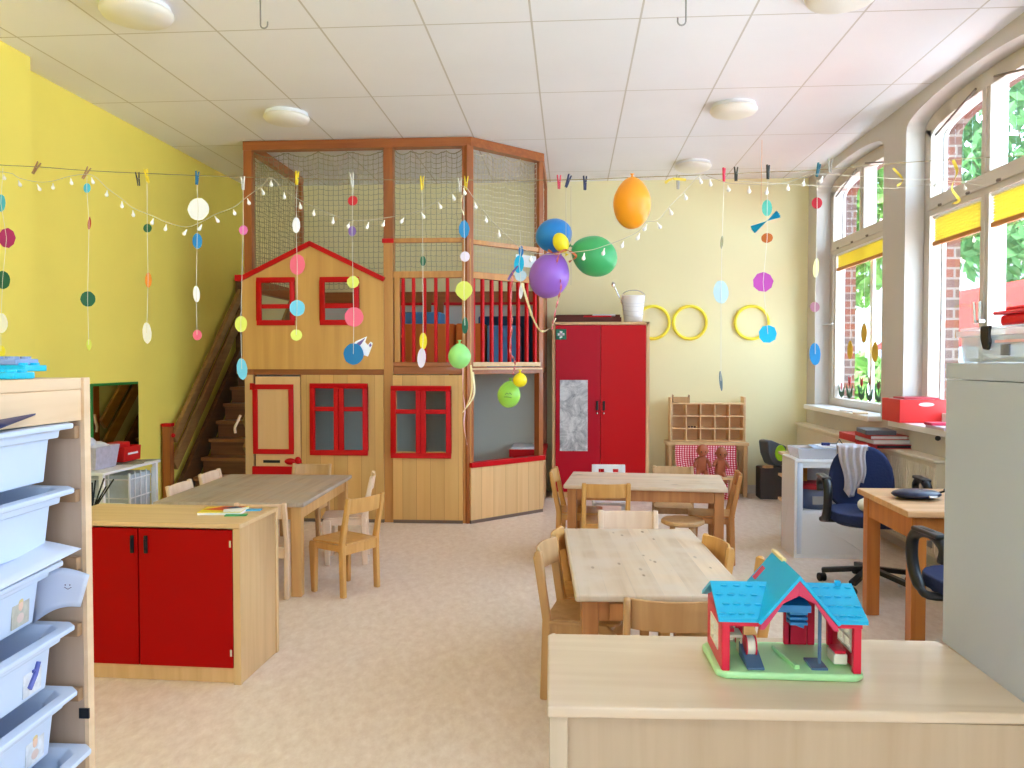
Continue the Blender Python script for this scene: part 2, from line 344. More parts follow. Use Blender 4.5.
for wi, (a, c) in enumerate(WIN):
    w = bpy.data.objects.new('window_%d' % (wi + 1), None); COL.objects.link(w); w.location = (2.72, (a + c) / 2, SILL); w['kind'] = 'structure'
    def T(o): o.parent = w; o.matrix_parent_inverse = Matrix.Translation((-2.72, -(a + c) / 2, -SILL)); return structure(o)
    mid = (a + c) / 2
    oa = arch(a, c, 3.2, 3.345); ia = arch(a + .1, c - .1, 3.12, 3.235)
    b = MB(); arch_ring(b, 2.70, 2.79, oa, ia)
    b.box(2.70, 2.79, a, a + .1, SILL, 3.2).box(2.70, 2.79, c - .1, c, SILL, 3.2)
    b.box(2.70, 2.79, a + .1, c - .1, TZ0, TZ1).box(2.685, 2.70, a + .06, c - .06, TZ0 + .04, TZ0 + .06)
    b.box(2.70, 2.79, mid - .055, mid + .055, TZ1, 3.235).box(2.69, 2.70, mid - .02, mid + .02, TZ1, 3.235)
    b.box(2.70, 2.79, a + .1, c - .1, SILL, SILL + .09)
    if wi: b.box(2.70, 2.79, mid - .055, mid + .055, SILL + .09, TZ0).box(2.69, 2.70, mid - .02, mid + .02, SILL + .09, TZ0)
    else: b.box(2.70, 2.79, c - .2, c - .14, SILL + .09, TZ0)
    T(b.build('window_frame', mfr, bevel=.004))
    b = MB()   # white outer sash of the box window
    o2 = arch(a + .05, c - .05, 3.14, 3.29); i2 = arch(a + .095, c - .095, 3.11, 3.25)
    arch_ring(b, 2.80, 2.825, o2, i2)
    b.box(2.80, 2.825, a + .05, a + .10, SILL, 3.14).box(2.80, 2.825, c - .10, c - .05, SILL, 3.14)
    b.box(2.80, 2.825, mid - .035, mid + .035, SILL, 3.25).box(2.80, 2.825, a + .1, c - .1, TZ0 + .03, TZ1 - .02).box(2.80, 2.825, a + .1, c - .1, SILL, SILL + .06)
    T(b.build('outer_sash', mfw, bevel=.003))
    b = MB(); b.box(2.745, 2.749, a + .1, c - .1, SILL + .09, TZ0); 
    for (ya, za), (yb, zb) in zip(ia[:-1], ia[1:]): b.prism([(ya, TZ1), (yb, TZ1), (yb, zb), (ya, za)], 'X', 2.745, 2.749)
    T(b.build('pane', glass))
    b = MB()
    if wi == 0:
        b.tube([(2.70, c - .12, 1.83), (2.64, c - .12, 1.83), (2.63, c - .02, 1.83), (2.63, c + .1 - .12, 1.83)], .008, 6).tube([(2.64, c - .3, 1.83), (2.64, c - .03, 1.83)], .009, 6)
    else:
        for s in (-.03, .03): b.box(2.66, 2.70, mid + s - .01, mid + s + .01, 1.70, 1.72).tube([(2.665, mid + s, 1.71), (2.66, mid + s * 1.2, 1.84)], .01, 6)
    T(b.build('window_handle', mat('nickel', (.62, .6, .56), .3, metal=1)))
    b = MB()
    for yy in (a + .3, mid - .2, mid + .2, c - .3): b.tube([(2.695, yy - .03, TZ0 + .05), (2.68, yy, TZ0 + .05), (2.695, yy + .03, TZ0 + .05)], .011, 6)
    b.tube([(2.70, c - .18, 3.13), (2.69, mid + .12, 3.265)], .008, 6).tube([(2.70, a + .18, 3.13), (2.69, mid - .12, 3.265)], .008, 6)
    T(b.build('latch', mat('dark_nickel', (.25, .2, .16), .4, metal=.6)))
    if wi < 3:
        T(MB().box(2.44, 2.70, a - .04, c - .02, SILL - .03, SILL + .015).build('window_sill', mat('sill_white', rgb(240, 238, 236), .3), bevel=.006))
# lights under the sky: one portal per opening helps the sampler find the daylight
def portal(name, loc, rot, sx, sy):
    l = bpy.data.lights.new(name, 'AREA'); l.shape = 'RECTANGLE'; l.size = sx; l.size_y = sy; l.cycles.is_portal = True
    o = bpy.data.objects.new(name, l); COL.objects.link(o); o.location = loc; o.rotation_euler = rot
for a, c in WIN: portal('daylight_portal', (3.10, (a + c) / 2, 2.15), (0, PI / 2, 0), 2.4, c - a)
portal('daylight_portal', (-1.95, YF - .2, 2.0), (PI / 2, 0, 0), 1.3, 1.4); portal('daylight_portal', (.65, YF - .2, 2.0), (PI / 2, 0, 0), 1.3, 1.4)
# ------------------------------------------------------------------ outside
structure(MB().box(2.95, 40, -30, 45, -.7, -.6).build('ground', mat('outdoor_ground', rgb(206, 206, 200), .9, noise=.1, nscale=.7)))
structure(MB().box(2.97, 5.0, 3.4, 6.6, -.62, -.585).build('bounce_patch', mat('bounce_salmon', rgb(216, 132, 112), .9, noise=.08, nscale=4)))  # unseen salmon patch, added to bounce pink light onto the ceiling
def tree(x, y, h, r, label, c1, seed, trunk=True, lo=.35):
    rd = random.Random(seed); root = empty('tree' if trunk else 'hedge_bush', label, 'tree' if trunk else 'bush', (x, y, -.6))
    b = MB(); 
    for i in range(3200):
        while 1:
            p = Vector((rd.uniform(-1, 1), rd.uniform(-1, 1), rd.uniform(-1, 1)))
            if .35 < p.length < 1: break
        c = Vector((p.x * r, p.y * r, h * (lo + 1) / 2 + p.z * h * (1 - lo) / 2))
        s = rd.uniform(.09, .19); R = Euler((rd.uniform(0, 6), rd.uniform(0, 6), 0)).to_matrix()
        b.add([tuple(c + R @ Vector(q) * s) for q in ((-1, 0, 0), (0, -.55, .1), (1, 0, 0), (0, .55, .1))], [(0, 1, 2, 3)])
    b.build('foliage', c1, root)
    t = MB(); t.tube([(0, 0, 0), (.05, 0, h * .4), (0, .05, h * .75)], [.14 * h / 5, .1 * h / 5, .04], 8)
    for k in range(5):
        a = k * 1.3; t.tube([(.03, 0, h * .4 + k * .2), (math.cos(a) * r * .5, math.sin(a) * r * .5, h * .6 + k * .25)], [.04, .015], 5)
    t.build('trunk', mat('bark', rgb(110, 90, 70), .9, noise=.3), root)
leafm = mat('leaf_green', rgb(84, 122, 48), .6, noise=.3, nscale=3); leafd = mat('leaf_mid', rgb(62, 104, 52), .6, noise=.3, nscale=3)
tree(5.5, 17.8, 8.4, 1.7, 'leafy green tree outside, seen through the arched far window', leafm, 1)
tree(8.4, 15.4, 8.8, 2.1, 'big leafy tree outside behind the red canopy, seen in the near window', leafd, 2)
tree(5.0, 14.9, 2.2, 1.1, 'low green bush outside behind the tulip stickers', leafm, 4, False, .0)
tree(6.6, 10.6, 1.9, .8, 'round green bush outside beneath the red canopy', leafd, 5, False, .0)
b = empty('building', 'pale house with a grey roof far beyond the windows', 'building', (13, 30, -.6))
mh = MB().box(-7, 6, 0, 6, 0, 5.5); mh.build('wall', mat('far_house', rgb(130, 132, 134), .9), b)
rf = MB().prism([(-7.4, 5.5), (6.4, 5.5), (5, 8), (-6, 8)], 'Y', -.3, 6.3); rf.build('roof', mat('far_roof', rgb(140, 120, 110), .9), b)
for k in range(4): MB().box(-6 + k * 3, -4.8 + k * 3, -.05, .02, 2, 3.6).build('window', mat('far_glass', rgb(90, 100, 110), .2), b)
# red canopy outside
cp = empty('canopy', 'salmon red fabric canopy on posts outside the windows', 'canopy', (0, 0, -.6))
b = MB(); pts = []
n = 10
for i in range(n + 1):
    for j in range(n + 1):
        u, v = i / n, j / n
        pts.append((4.1 + 1.1 * u, 5.4 + 6.1 * v, 2.2 + .78 * u - .08 * math.sin(PI * u) * math.sin(PI * v)))
fs = [(i * (n + 1) + j, (i + 1) * (n + 1) + j, (i + 1) * (n + 1) + j + 1, i * (n + 1) + j + 1) for i in range(n) for j in range(n)]
b.add(pts, fs)
cf = b.build('fabric', mat('canopy_red', rgb(150, 30, 18), .8), cp, smooth=True)
sd = cf.modifiers.new('s', 'SOLIDIFY'); sd.thickness = .01
for x, y, z in ((4.1, 5.4, 2.8), (4.1, 11.5, 2.8), (5.2, 5.4, 3.58), (5.2, 11.5, 3.58)): MB().tube([(x, y, 0), (x, y, z)], .035, 8).build('post', whitew, cp)
# ------------------------------------------------------------------ ceiling lamps and hooks
lampm = mat('lamp_opal', rgb(236, 230, 220), .3, emit=(1, .96, .9), estr=.0)
for x, y, s, lb in ((-2.42, 4.44, 1.08, 'round opal ceiling lamp near the left edge of the ceiling, closest to the yellow wall'), (-2.27, 6.42, 1, 'round opal ceiling lamp just in front of the net of the playhouse'),
                 (1.25, 6.47, 1, 'round opal ceiling lamp in the middle right of the ceiling'), (1.21, 8.3, 1, 'round opal ceiling lamp nearest the back wall, above the clothes pegs'), (1.43, 4.50, 1.05, 'round opal ceiling lamp cut by the top edge of the picture')):
    t = empty('ceiling_lamp', lb, 'lamp', (x, y, H), 0, 'round ceiling lamps')
    MB().lathe([(0, 0), (.165 * s, 0), (.17 * s, -.02), (.16 * s, -.03), (0, -.03)], 32).build('base', whitew, t, smooth=False)
    MB().lathe([(.16 * s, -.025), (.178 * s, -.03), (.18 * s, -.045), (.165 * s, -.066), (.12 * s, -.082), (.06 * s, -.089), (0, -.09)], 32).build('shade', lampm, t, smooth=True)
for x, y, lb in ((-1.69, 4.38, 'steel hook hanging from the ceiling tiles on the left'), (.62, 4.55, 'steel hook hanging from the ceiling tiles on the right')):
    pts = [(0, 0, 0), (0, 0, -.13)] + [(.022 - .022 * math.cos(t), 0, -.13 - .022 * math.sin(t)) for t in [k * PI / 6 for k in range(7)]] + [(.044, 0, -.11)] if x > 0 else [(0, 0, 0), (0, 0, -.15)] + [(.02 - .02 * math.cos(t), 0, -.15 - .02 * math.sin(t)) for t in [k * PI / 6 for k in range(7)]] + [(.04, 0, -.135)]
    if x > 0: pts = [(-p[0], p[1], p[2]) for p in pts]
    o = MB().tube(pts, .0045, 8).build('ceiling_hook', mat('zinc', (.4, .4, .4), .35, metal=.9), smooth=True, loc=(x, y, H)); tag(o, lb, 'hook', 'ceiling hooks')
# ================================================================== PLAYHOUSE
ph = empty('playhouse', 'tall two-storey wooden playhouse with red trim, red windows and netting up to the ceiling', 'playhouse', (0, 0, 0))
X0, X1, X2, X3, XA = -2.95, -1.67, -1.585, -.97, -.265
FY = 7.2; AY = 7.83; ZC = 3.425
netm = mat('net_cord', rgb(158, 152, 122), .8); netw = mat('net_cord_pale', rgb(222, 214, 194), .8)
def post(x0, x1, y0, y1, z0, z1, m=pineBZ, name='post'): return MB().box(x0, x1, y0, y1, z0, z1).build(name, m, ph, bevel=.004)
post(X0, X0 + .075, FY, FY + .09, 0, ZC - .07)                       # front left
post(X1, X2, FY - .01, FY + .09, 0, 2.53, pineLZ); post(X1, X2, FY, FY + .09, 2.53, ZC - .07)
post(X3 + .005, X3 + .085, FY - .012, FY + .09, 0, 2.53, pineLZ); post(X3 + .005, X3 + .085, FY, FY + .09, 2.53, ZC - .07)
post(X1 - .01, X2 + .01, FY - .02, FY - .008, 2.50, 2.54, red, 'red_cap')
# frame for the angled bay
d = Vector((XA - (X3 + .085), AY - FY, 0)); L_ = d.length; d.normalize(); nrm = Vector((d.y, -d.x, 0))
MA = Matrix.Translation((X3 + .085, FY, 0)) @ Matrix.Rotation(math.atan2(d.y, d.x), 4, 'Z')     # local x along the bay, y into the house
def abox(x0, x1, y0, y1, z0, z1, m, name, bev=.003): return MB().box(x0, x1, y0, y1, z0, z1, 0, MA).build(name, m, ph, bevel=bev)
abox(-.045, .03, .0, .07, 0, ZC - .07, pineBZ, 'post')
abox(L_ - .055, L_, 0, .07, 0, ZC - .07, pineBZ, 'post')
post(XA - .07, XA, 8.98, 9.06, 0, ZC - .07); post(X0, X0 + .07, 8.58, 8.66, 0, ZC - .07)
# top beams
MB().box(X0, X3 + .085, FY - .01, FY + .09, ZC - .08, ZC).build('beam', pineB, ph, bevel=.004)
abox(-.01, L_, -.01, .08, ZC - .08, ZC, pineB, 'beam')
MB().box(XA - .07, XA, AY + .05, 9.06, ZC - .08, ZC).build('beam', wood('pine_beam_y', rgb(176, 98, 38), rgb(146, 76, 24), 'Y', rough=.4), ph, bevel=.004)
MB().box(X0, X0 + .07, FY + .09, 8.66, ZC - .08, ZC).build('beam', MC['pine_beam_y'], ph, bevel=.004)
# loft floor
MB().prism([(X0, FY + .03), (X3 + .1, FY + .03), (XA - .02, AY + .03), (XA - .02, 9.05), (X0, 9.05)], 'Z', 1.33, 1.37).build('loft_floor', wood('loft_boards', rgb(190, 130, 75), rgb(165, 105, 55), 'X'), ph)
MB().box(X0 + .075, X1, FY + .005, FY + .08, 1.325, 1.375).build('beam', pineB, ph, bevel=.003)
MB().box(X2, X3, FY + .005, FY + .08, 1.33, 1.40).build('beam', pineB, ph, bevel=.003)
abox(.03, L_ - .05, .0, .07, 1.335, 1.395, pineB, 'beam'); abox(.0, L_ - .03, -.02, .0, 1.37, 1.385, beechX, 'beam')
# gable front of the upper left room, two window holes
zA, zE = 2.50, 2.20; xm = (X0 + X1) / 2 - .02
wl = [(-2.80, -2.49), (-2.22, -1.905)]; w0, w1 = 1.79, 2.18
b = MB()
def xb(x0, x1, z0, z1): b.box(x0, x1, FY - .03, FY, z0, z1)
xb(X0 - .01, X1 + .005, 1.375, w0); xb(X0 - .01, wl[0][0], w0, w1); xb(wl[0][1], wl[1][0], w0, w1); xb(wl[1][1], X1 + .005, w0, w1)
b.prism([(X0 - .01, w1), (X1 + .005, w1), (X1 + .005, zE - .01), (xm, zA - .01), (X0 - .01, zE - .01)], 'Y', FY - .03, FY)
b.build('gable_panel', plyw, ph)
t = MB()
def rbar(pA, pB):
    A = Vector((pA[0], FY - .028, pA[1])); B = Vector((pB[0], FY - .028, pB[1])); t.bar(A, B, .05, .042, 0)
rbar((X0 - .02, zE - .012), (xm + .008, zA + .003)); rbar((xm - .008, zA + .003), (X1 + .01, zE - .025))
t.build('roof_trim', red, ph, bevel=.003)
MB().box(X0 - .07, X0 - .005, FY - .05, FY + .05, zE - .03, zE + .025).build('red_cap', red, ph, bevel=.003)
def winframe(x0, x1, z0, z1, y, midz=None, midx=None, fw=.045, th=.035, name='window_frame', frost=None):
    b = MB(); b.box(x0, x1, y - th, y, z1 - fw, z1).box(x0, x1, y - th, y, z0, z0 + fw).box(x0, x0 + fw, y - th, y, z0 + fw, z1 - fw).box(x1 - fw, x1, y - th, y, z0 + fw, z1 - fw)
    if midz: b.box(x0 + fw, x1 - fw, y - th + .005, y, midz - .02, midz + .02)
    if midx: b.box(midx - .045, midx - .003, y - th + .002, y, z0 + fw, z1 - fw).box(midx + .003, midx + .045, y - th + .002, y, z0 + fw, z1 - fw).box(midx - .004, midx + .004, y - th + .012, y, z0 + fw, z1 - fw)
    return b.build(name, red, ph, bevel=.003)
for (a, c) in wl: winframe(a - .02, c + .02, w0 - .02, w1 + .02, FY - .03, 1.94, th=.02)
# ground floor front
b = MB(); b.box(X0 + .01, X0 + .085, FY - .03, FY - .001, .02, 1.325).build('panel', plypale, ph)
dr = MB().box(X0 + .105, -2.43, FY - .03, FY - .005, .03, 1.31).build('door', wood('door_plywood', rgb(232, 188, 130), rgb(222, 174, 114), 'Z', scale=.5), ph, bevel=.003)
wf = winframe(-2.865, -2.49, .61, 1.24, FY - .03, th=.015, name='door_frame'); wf.parent = dr
hd = MB().box(-2.775, -2.62, FY - .033, FY - .0295, .53, .555).build('letter_slot', black, dr, bevel=.001)
pn = MB().box(-2.875, -2.50, FY - .045, FY - .03, .08, .5).build('door_frame', red, dr, bevel=.004)
lk = MB().ball((-2.52, FY - .045, .545), (.055, .02, .03), 10, 8).ball((-2.45, FY - .045, .555), (.03, .02, .035), 10, 8).box(-2.56, -2.42, FY - .04, FY - .03, .53, .56).build('bolt', red, dr, smooth=True)
MB().box(X0 + .06, X0 + .105, FY - .045, FY - .03, 1.19, 1.25).build('hinge', red, dr, bevel=.003)
def panel_hole(x0, x1, hx0, hx1, hz0, hz1, m=plypl):
    b = MB(); y0, y1 = FY - .03, FY - .001
    b.box(x0, x1, y0, y1, .03, hz0).box(x0, x1, y0, y1, hz1, 1.325).box(x0, hx0, y0, y1, hz0, hz1).box(hx1, x1, y0, y1, hz0, hz1)
    b.box(x0, x1, y0 + .002, y1, 0, .03, 1)
    return b.build('panel', [m, mat('scuffed_edge', rgb(120, 100, 88), .8)], ph)
panel_hole(-2.42, X1, -2.30, -1.85, .64, 1.215); winframe(-2.335, -1.81, .605, 1.25, FY - .03, .94 + .08, (-2.335 - 1.81) / 2, th=.03)
panel_hole(X2 + .0, X3 + .01, -1.555, -1.10, .64, 1.19); winframe(-1.60, -1.06, .585, 1.23, FY - .03, 1.0, -1.33, th=.03)
b = MB().box(-.02, L_ - .02, -.02, 0, .03, .5, 0, MA).box(-.02, L_ - .02, -.018, 0, 0, .03, 1, MA); b.build('panel', [wood('plywood_bay', rgb(232, 188, 130), rgb(220, 172, 112), 'Z', rough=.4, scale=.6, planks=.1, seam=rgb(190, 140, 85)), MC['scuffed_edge']], ph)
abox(-.02, L_ - .0, -.035, .05, .5, .545, red, 'counter_rail'); 
MB().box(XA - .03, XA, AY + .02, 9.0, .03, .5).build('panel', plypale, ph); MB().box(XA - .04, XA + .01, AY, 9.0, .5, .54).build('counter_rail', red, ph, bevel=.003)
# railing of the loft
MB().box(X2, X3 + .01, FY - .0, FY + .06, 2.19, 2.25).build('rail', pineLZ, ph, bevel=.004); MB().box(X2, X3 + .01, FY - .01, FY + .07, 1.40, 1.44).build('rail', pineB, ph, bevel=.004)
MB().box(X2 + .01, X2 + .06, FY, FY + .05, 1.44, 2.19).build('post', pineLZ, ph, bevel=.003)
MB().box(X2, X3, FY + .01, FY + .06, 2.505, 2.545).build('rail', pineLZ, ph, bevel=.004)
abox(.02, L_ - .05, .01, .06, 2.49, 2.53, pineLZ, 'rail'); abox(.02, L_ - .04, -.005, .055, 2.185, 2.245, pineLZ, 'rail'); abox(.02, L_ - .04, -.005, .06, 1.40, 1.44, beechX, 'rail')
for x in (-1.50, -1.405, -1.305, -1.205, -1.10): MB().box(x - .014, x + .014, FY + .012, FY + .045, 1.435, 2.2).build('baluster', red, ph, bevel=.003)
for k in range(8):
    x = .035 + k * (L_ - .13) / 7 + .01; abox(x - .013, x + .013, .012, .045, 1.435, 2.2, red, 'baluster')
# inside of the house
greyin = mat('grey_green_inner_wall', rgb(216, 224, 216), .7); lite = mat('light_inner_panel', rgb(222, 222, 222), .6)
MB().box(X0 + .02, XA - .03, 9.03, 9.07, .0, 1.33).build('back_panel', greyin, ph)
MB().box(X0 + .02, X0 + .04, FY + .1, 8.6, .0, 1.33).build('side_panel', greyin, ph)
MB().box(-1.25, -1.21, 8.3, 9.02, 0, 1.33).build('divider', pineBZ, ph)
MB().box(-.62, XA - .06, 8.45, 8.95, .52, .55).build('shelf', lite, ph); MB().box(-.64, XA - .05, 8.43, 8.45, .45, .53).build('shelf_edge', red, ph)
MB().box(X0 + .07, XA - .07, 9.0, 9.04, 2.10, 2.22).build('rail', pineB, ph); MB().box(X0 + .07, XA - .07, 9.02, 9.05, 1.37, 2.06).build('back_panel', lite, ph)
MB().box(X0 + .07, XA - .07, 8.985, 9.0, 2.07, 2.10).build('rail', red, ph)
for x in (-1.62, -1.48, -2.35): MB().box(x, x + .07, 8.96, 9.0, 1.37, 2.10).build('post', pineBZ, ph)
MB().box(X0 + .0, X0 + .06, FY + .1, 8.58, 2.08, 2.2).build('rail', MC['pine_beam_y'], ph)
MB().box(XA - .04, XA - .01, AY + .05, 9.0, 1.38, 2.1).build('side_panel', pineBZ, ph)
# nets
def net(P00, P10, P01, P11, nx, nz, m, name='net', sag=.0, r=.0023, seed=0, edge=.04):
    """knotted net spanning four corners (bottom left/right, top left/right), scalloped along the top"""
    rd = random.Random(seed); b = MB()
    P00, P10, P01, P11 = map(Vector, (P00, P10, P01, P11)); nn = (P10 - P00).cross(P01 - P00).normalized()
    g = [[None] * (nz + 1) for _ in range(nx + 1)]
    for i in range(nx + 1):
        for j in range(nz + 1):
            u, v = i / nx, j / nz
            p = (P00 * (1 - u) + P10 * u) * (1 - v) + (P01 * (1 - u) + P11 * u) * v
            hang = edge * abs(math.sin(u * PI * 4)) * v ** 3
            g[i][j] = p - Vector((0, 0, hang)) + nn * sag * math.sin(PI * u) * math.sin(PI * v) + Vector((rd.uniform(-1, 1), rd.uniform(-1, 1), rd.uniform(-1, 1))) * .0035
    for i in range(nx + 1): b.tube(g[i], r, 3, caps=False)
    for j in range(nz + 1):
        row = []
        for i in range(nx + 1):
            row.append(g[i][j])
            if i < nx: row.append((g[i][j] + g[i + 1][j]) / 2 - Vector((0, 0, .006)))
        b.tube(row, r if j < nz else r * 2, 3, caps=False)
    o = b.build(name, m, ph); return o
zt = ZC - .09
net((X0 + .08, FY + .05, 2.1), (X1 - .01, FY + .05, 2.1), (X0 + .08, FY + .05, zt), (X1 - .01, FY + .05, zt), 26, 26, netm, seed=1)
net((X2 + .01, FY + .05, 2.25), (X3, FY + .05, 2.25), (X2 + .01, FY + .05, zt), (X3, FY + .05, zt), 13, 23, netm, seed=2)
c = [MA @ Vector(p) for p in ((.03, .04, 2.25), (L_ - .06, .04, 2.25), (.03, .04, zt), (L_ - .06, .04, zt))]
net(*c, 20, 23, netw, seed=3)
net((X0 + .03, 7.3, 2.2), (X0 + .03, 8.58, 2.2), (X0 + .03, 7.3, zt), (X0 + .03, 8.58, zt), 24, 24, netm, seed=4)
net((XA - .035, 7.9, 2.1), (XA - .035, 8.98, 2.1), (XA - .035, 7.9, zt), (XA - .035, 8.98, zt), 20, 24, netw, seed=5)
# foam blocks lying in the loft
def foam(name, mb, m, lb, cat='cushion'): tag(mb.build(name, m, bevel=.02, seg=3), lb, cat, 'foam blocks in the loft')
fo, fb, fg, fdb = mat('foam_orange', rgb(214, 112, 40), .7), mat('foam_blue', rgb(80, 140, 196), .7), mat('foam_green', rgb(150, 150, 40), .7), mat('foam_navy', rgb(30, 80, 120), .7)
foam('foam_block', MB().box(-1.66, -1.15, 8.0, 8.3, 1.375, 1.82), fo, 'big orange foam block standing behind the red railing')
foam('foam_block', MB().box(-1.13, -.85, 7.95, 8.25, 1.375, 1.82), fo, 'orange foam block behind the corner post of the loft')
foam('foam_block', MB().box(-.83, -.5, 8.0, 8.3, 1.375, 1.80), fb, 'light blue foam block behind the red bars of the angled bay')
foam('foam_wedge', MB().prism([(-1.95, 1.375), (-1.7, 1.375), (-1.95, 1.62)], 'Y', 7.55, 7.75), fo, 'low orange foam wedge at the left end of the railing')
foam('foam_block', MB().box(-2.03, -1.78, 8.35, 8.6, 1.375, 1.70), fdb, 'dark blue foam block at the left end of the loft, seen between bars')
foam('foam_block', MB().box(-1.78, -1.35, 8.4, 8.7, 1.72, 1.96), fb, 'blue foam block peeking over the big orange block', 'cushion')
foam('foam_block', MB().box(-1.70, -1.4, 8.42, 8.7, 1.375, 1.715), fo, 'orange foam block under the blue foam block')
foam('foam_wedge', MB().prism([(-1.95, 1.375), (-1.68, 1.375), (-1.68, 1.66)], 'Y', 7.85, 8.0), fg, 'olive green foam wedge beside the big orange block')
foam('foam_block', MB().box(-.97, -.4, 8.5, 8.8, 1.375, 1.92), fdb, 'navy foam block standing behind the light blue block')
# ------------------------------------------------------------------ stairs
st = empty('staircase', 'steep brown wooden stairs with plank handrails along the yellow wall', 'staircase', (-3.3, 7.2, 0))
def S(mb, name, m, **k):
    mb.M = Matrix.Identity(4); o = mb.build(name, m, st, **k); o.matrix_parent_inverse = Matrix.Translation((3.3, -7.2, 0)); return o
dw2 = wood('dark_stair_x', rgb(150, 96, 52), rgb(110, 66, 32), 'X', rough=.4, coat=.2)
for k in range(8):
    z = .19 + .165 * k; y = 7.26 + .17 * k
    S(MB().box(-3.56, -3.0, y, y + .24, z - .035, z), 'tread', wood('tread_wood', rgb(176, 116, 64), rgb(140, 88, 44), 'X', rough=.35, coat=.3), bevel=.004); S(MB().box(-3.55, -3.01, y + .2, y + .215, z - .035, z + .13), 'riser', dw2)
for x in (-3.61, -3.0): S(MB().bar((x, 7.1, .02), (x, 8.75, 1.52), .045, .24), 'stringer', darkw, bevel=.004)
S(MB().bar((-3.6, 7.15, .74), (-3.6, 8.72, 2.22), .04, .10), 'handrail', wood('stair_rail', rgb(176, 130, 72), rgb(146, 100, 52), 'Y', coat=.2), bevel=.004)
S(MB().bar((-3.6, 7.15, .50), (-3.6, 8.72, 1.98), .035, .12), 'handrail', MC['stair_rail'], bevel=.004)
for zz in (.74, .50): S(MB().bar((-2.985, 7.28, zz + .12), (-2.985, 8.72, zz + 1.48), .03, .11), 'handrail', MC['stair_rail'], bevel=.004)
n_ = S(MB().box(-3.66, -3.585, 7.05, 7.125, 0, .86), 'newel_post', pineBZ, bevel=.005); S(MB().box(-3.665, -3.58, 7.045, 7.13, .86, .89), 'red_cap', red, bevel=.005)
S(MB().ball((-3.575, 7.09, .78), .02), 'red_cap', red); S(MB().box(-3.65, -3.56, 8.66, 8.75, 1.0, 2.36), 'newel_post', darkw, bevel=.004)
tag(MB().tube(smoothpath([(-2.98, 7.16, .96), (-3.0, 7.14, .90), (-3.02, 7.13, .85), (-3.015, 7.13, .80)], 5), .012, 6).build('rope_grip', palew, smooth=True), 'pale curved grip at the right side of the stairs, beside the playhouse post', 'grip')
# ------------------------------------------------------------------ red cupboard and things on it
cb = empty('cupboard', 'tall red two-door cupboard with a wooden frame and first-aid sign against the back wall', 'cupboard', (.31, 8.62, 0))
b = MB(); b.box(-.51, -.475, 0, .42, 0, 1.86).box(.475, .51, 0, .42, 0, 1.86).box(-.51, .51, 0, .42, 1.83, 1.862).box(-.475, .475, .40, .42, .06, 1.83).box(-.475, .475, .01, .4, 0, .06)
b.build('body', beechZ, cb, bevel=.003)
for s in (-1, 1):
    x0, x1 = (-.472, -.002) if s < 0 else (.002, .472)
    d_ = MB().box(x0, x1, -.012, .008, .065, 1.825).build('door', red if s > 0 else mat('red_door_cool', rgb(184, 2, 34), .4, spec=.25), cb, bevel=.002)
    MB().box(s * .035 - .012, s * .035 + .012, -.03, -.012, .93, 1.03).build('handle', black, d_, bevel=.004)
    MB().ball((s * .035, -.02, .90), .012, 8, 6).build('lock', chrome, d_)
tag(MB().box(-.06, .05, -.002, 0, -.055, .055).build('first_aid_sign', mat('sign_green', rgb(24, 116, 84), .4), loc=(-.10, 8.605, 1.73)), 'small green first-aid sign with a white cross on the red cupboard', 'sign')
MB().box(-.04, .03, -.0035, -.002, -.013, .013).box(-.018, .008, -.0035, -.002, -.035, .035).build('cross', white, bpy.data.objects['first_aid_sign'])
def paperdraw():
    m = bpy.data.materials.new('scribbled_paper'); m.use_nodes = True; nt = m.node_tree; L = nt.links.new; b = nt.nodes['Principled BSDF']
    tc = N(nt, 'ShaderNodeTexCoord'); n = N(nt, 'ShaderNodeTexNoise'); n.inputs['Scale'].default_value = 7; n.inputs['Detail'].default_value = 10; n.inputs['Roughness'].default_value = .75; n.inputs['Distortion'].default_value = .7
    L(tc.outputs['Object'], n.inputs['Vector']); r = N(nt, 'ShaderNodeValToRGB'); e = r.color_ramp.elements
    e[0].position = .34; e[0].color = (*rgb(120, 124, 132), 1); e[1].position = .58; e[1].color = (*rgb(226, 226, 226), 1)
    L(n.outputs['Fac'], r.inputs[0]); L(r.outputs[0], b.inputs['Base Color']); return m
tag(MB().box(-.146, .146, -.002, 0, -.375, .375).build('poster', paperdraw(), loc=(.03, 8.606, .875)), 'tall grey pencil drawing taped to the left cupboard door', 'poster')
bx = empty('tray_box', 'flat brown open box of red and yellow papers on top of the cupboard', 'box', (.13, 8.8, 1.863))
MB().box(-.30, .40, -.12, .12, 0, .012).box(-.30, .40, -.12, -.11, 0, .05).box(-.30, .40, .11, .12, 0, .09).box(-.31, -.30, -.12, .12, 0, .09).build('body', mat('brown_card', rgb(96, 40, 30), .6), bx)
MB().box(-.29, .02, -.10, .1, .012, .035).build('paper', mat('yellow_paper', rgb(226, 180, 90), .6), bx); MB().box(.0, .3, -.09, .1, .035, .07).build('paper', red, bx, bevel=.01)
MB().box(.1, .34, -.05, .1, .07, .085).build('paper', white, bx)
bk = empty('bucket', 'white bucket on the right end of the red cupboard', 'bucket', (.66, 8.78, 1.863))
MB().lathe([(0, .0), (.095, 0), (.105, .1), (.125, .27), (.13, .28), (.122, .275), (.10, .1), (.09, .01), (0, .01)], 28).build('body', white, bk, smooth=True)
for z in (.09, .14, .19, .22): MB().tube([(math.cos(a) * (.105 + (z - .09) * .12), math.sin(a) * (.105 + (z - .09) * .12), z + .03 * math.sin(a)) for a in [k * PI / 12 for k in range(24)]], .004, 5, closed=True).build('band', mat('grey_band', rgb(222, 222, 226), .5), bk)
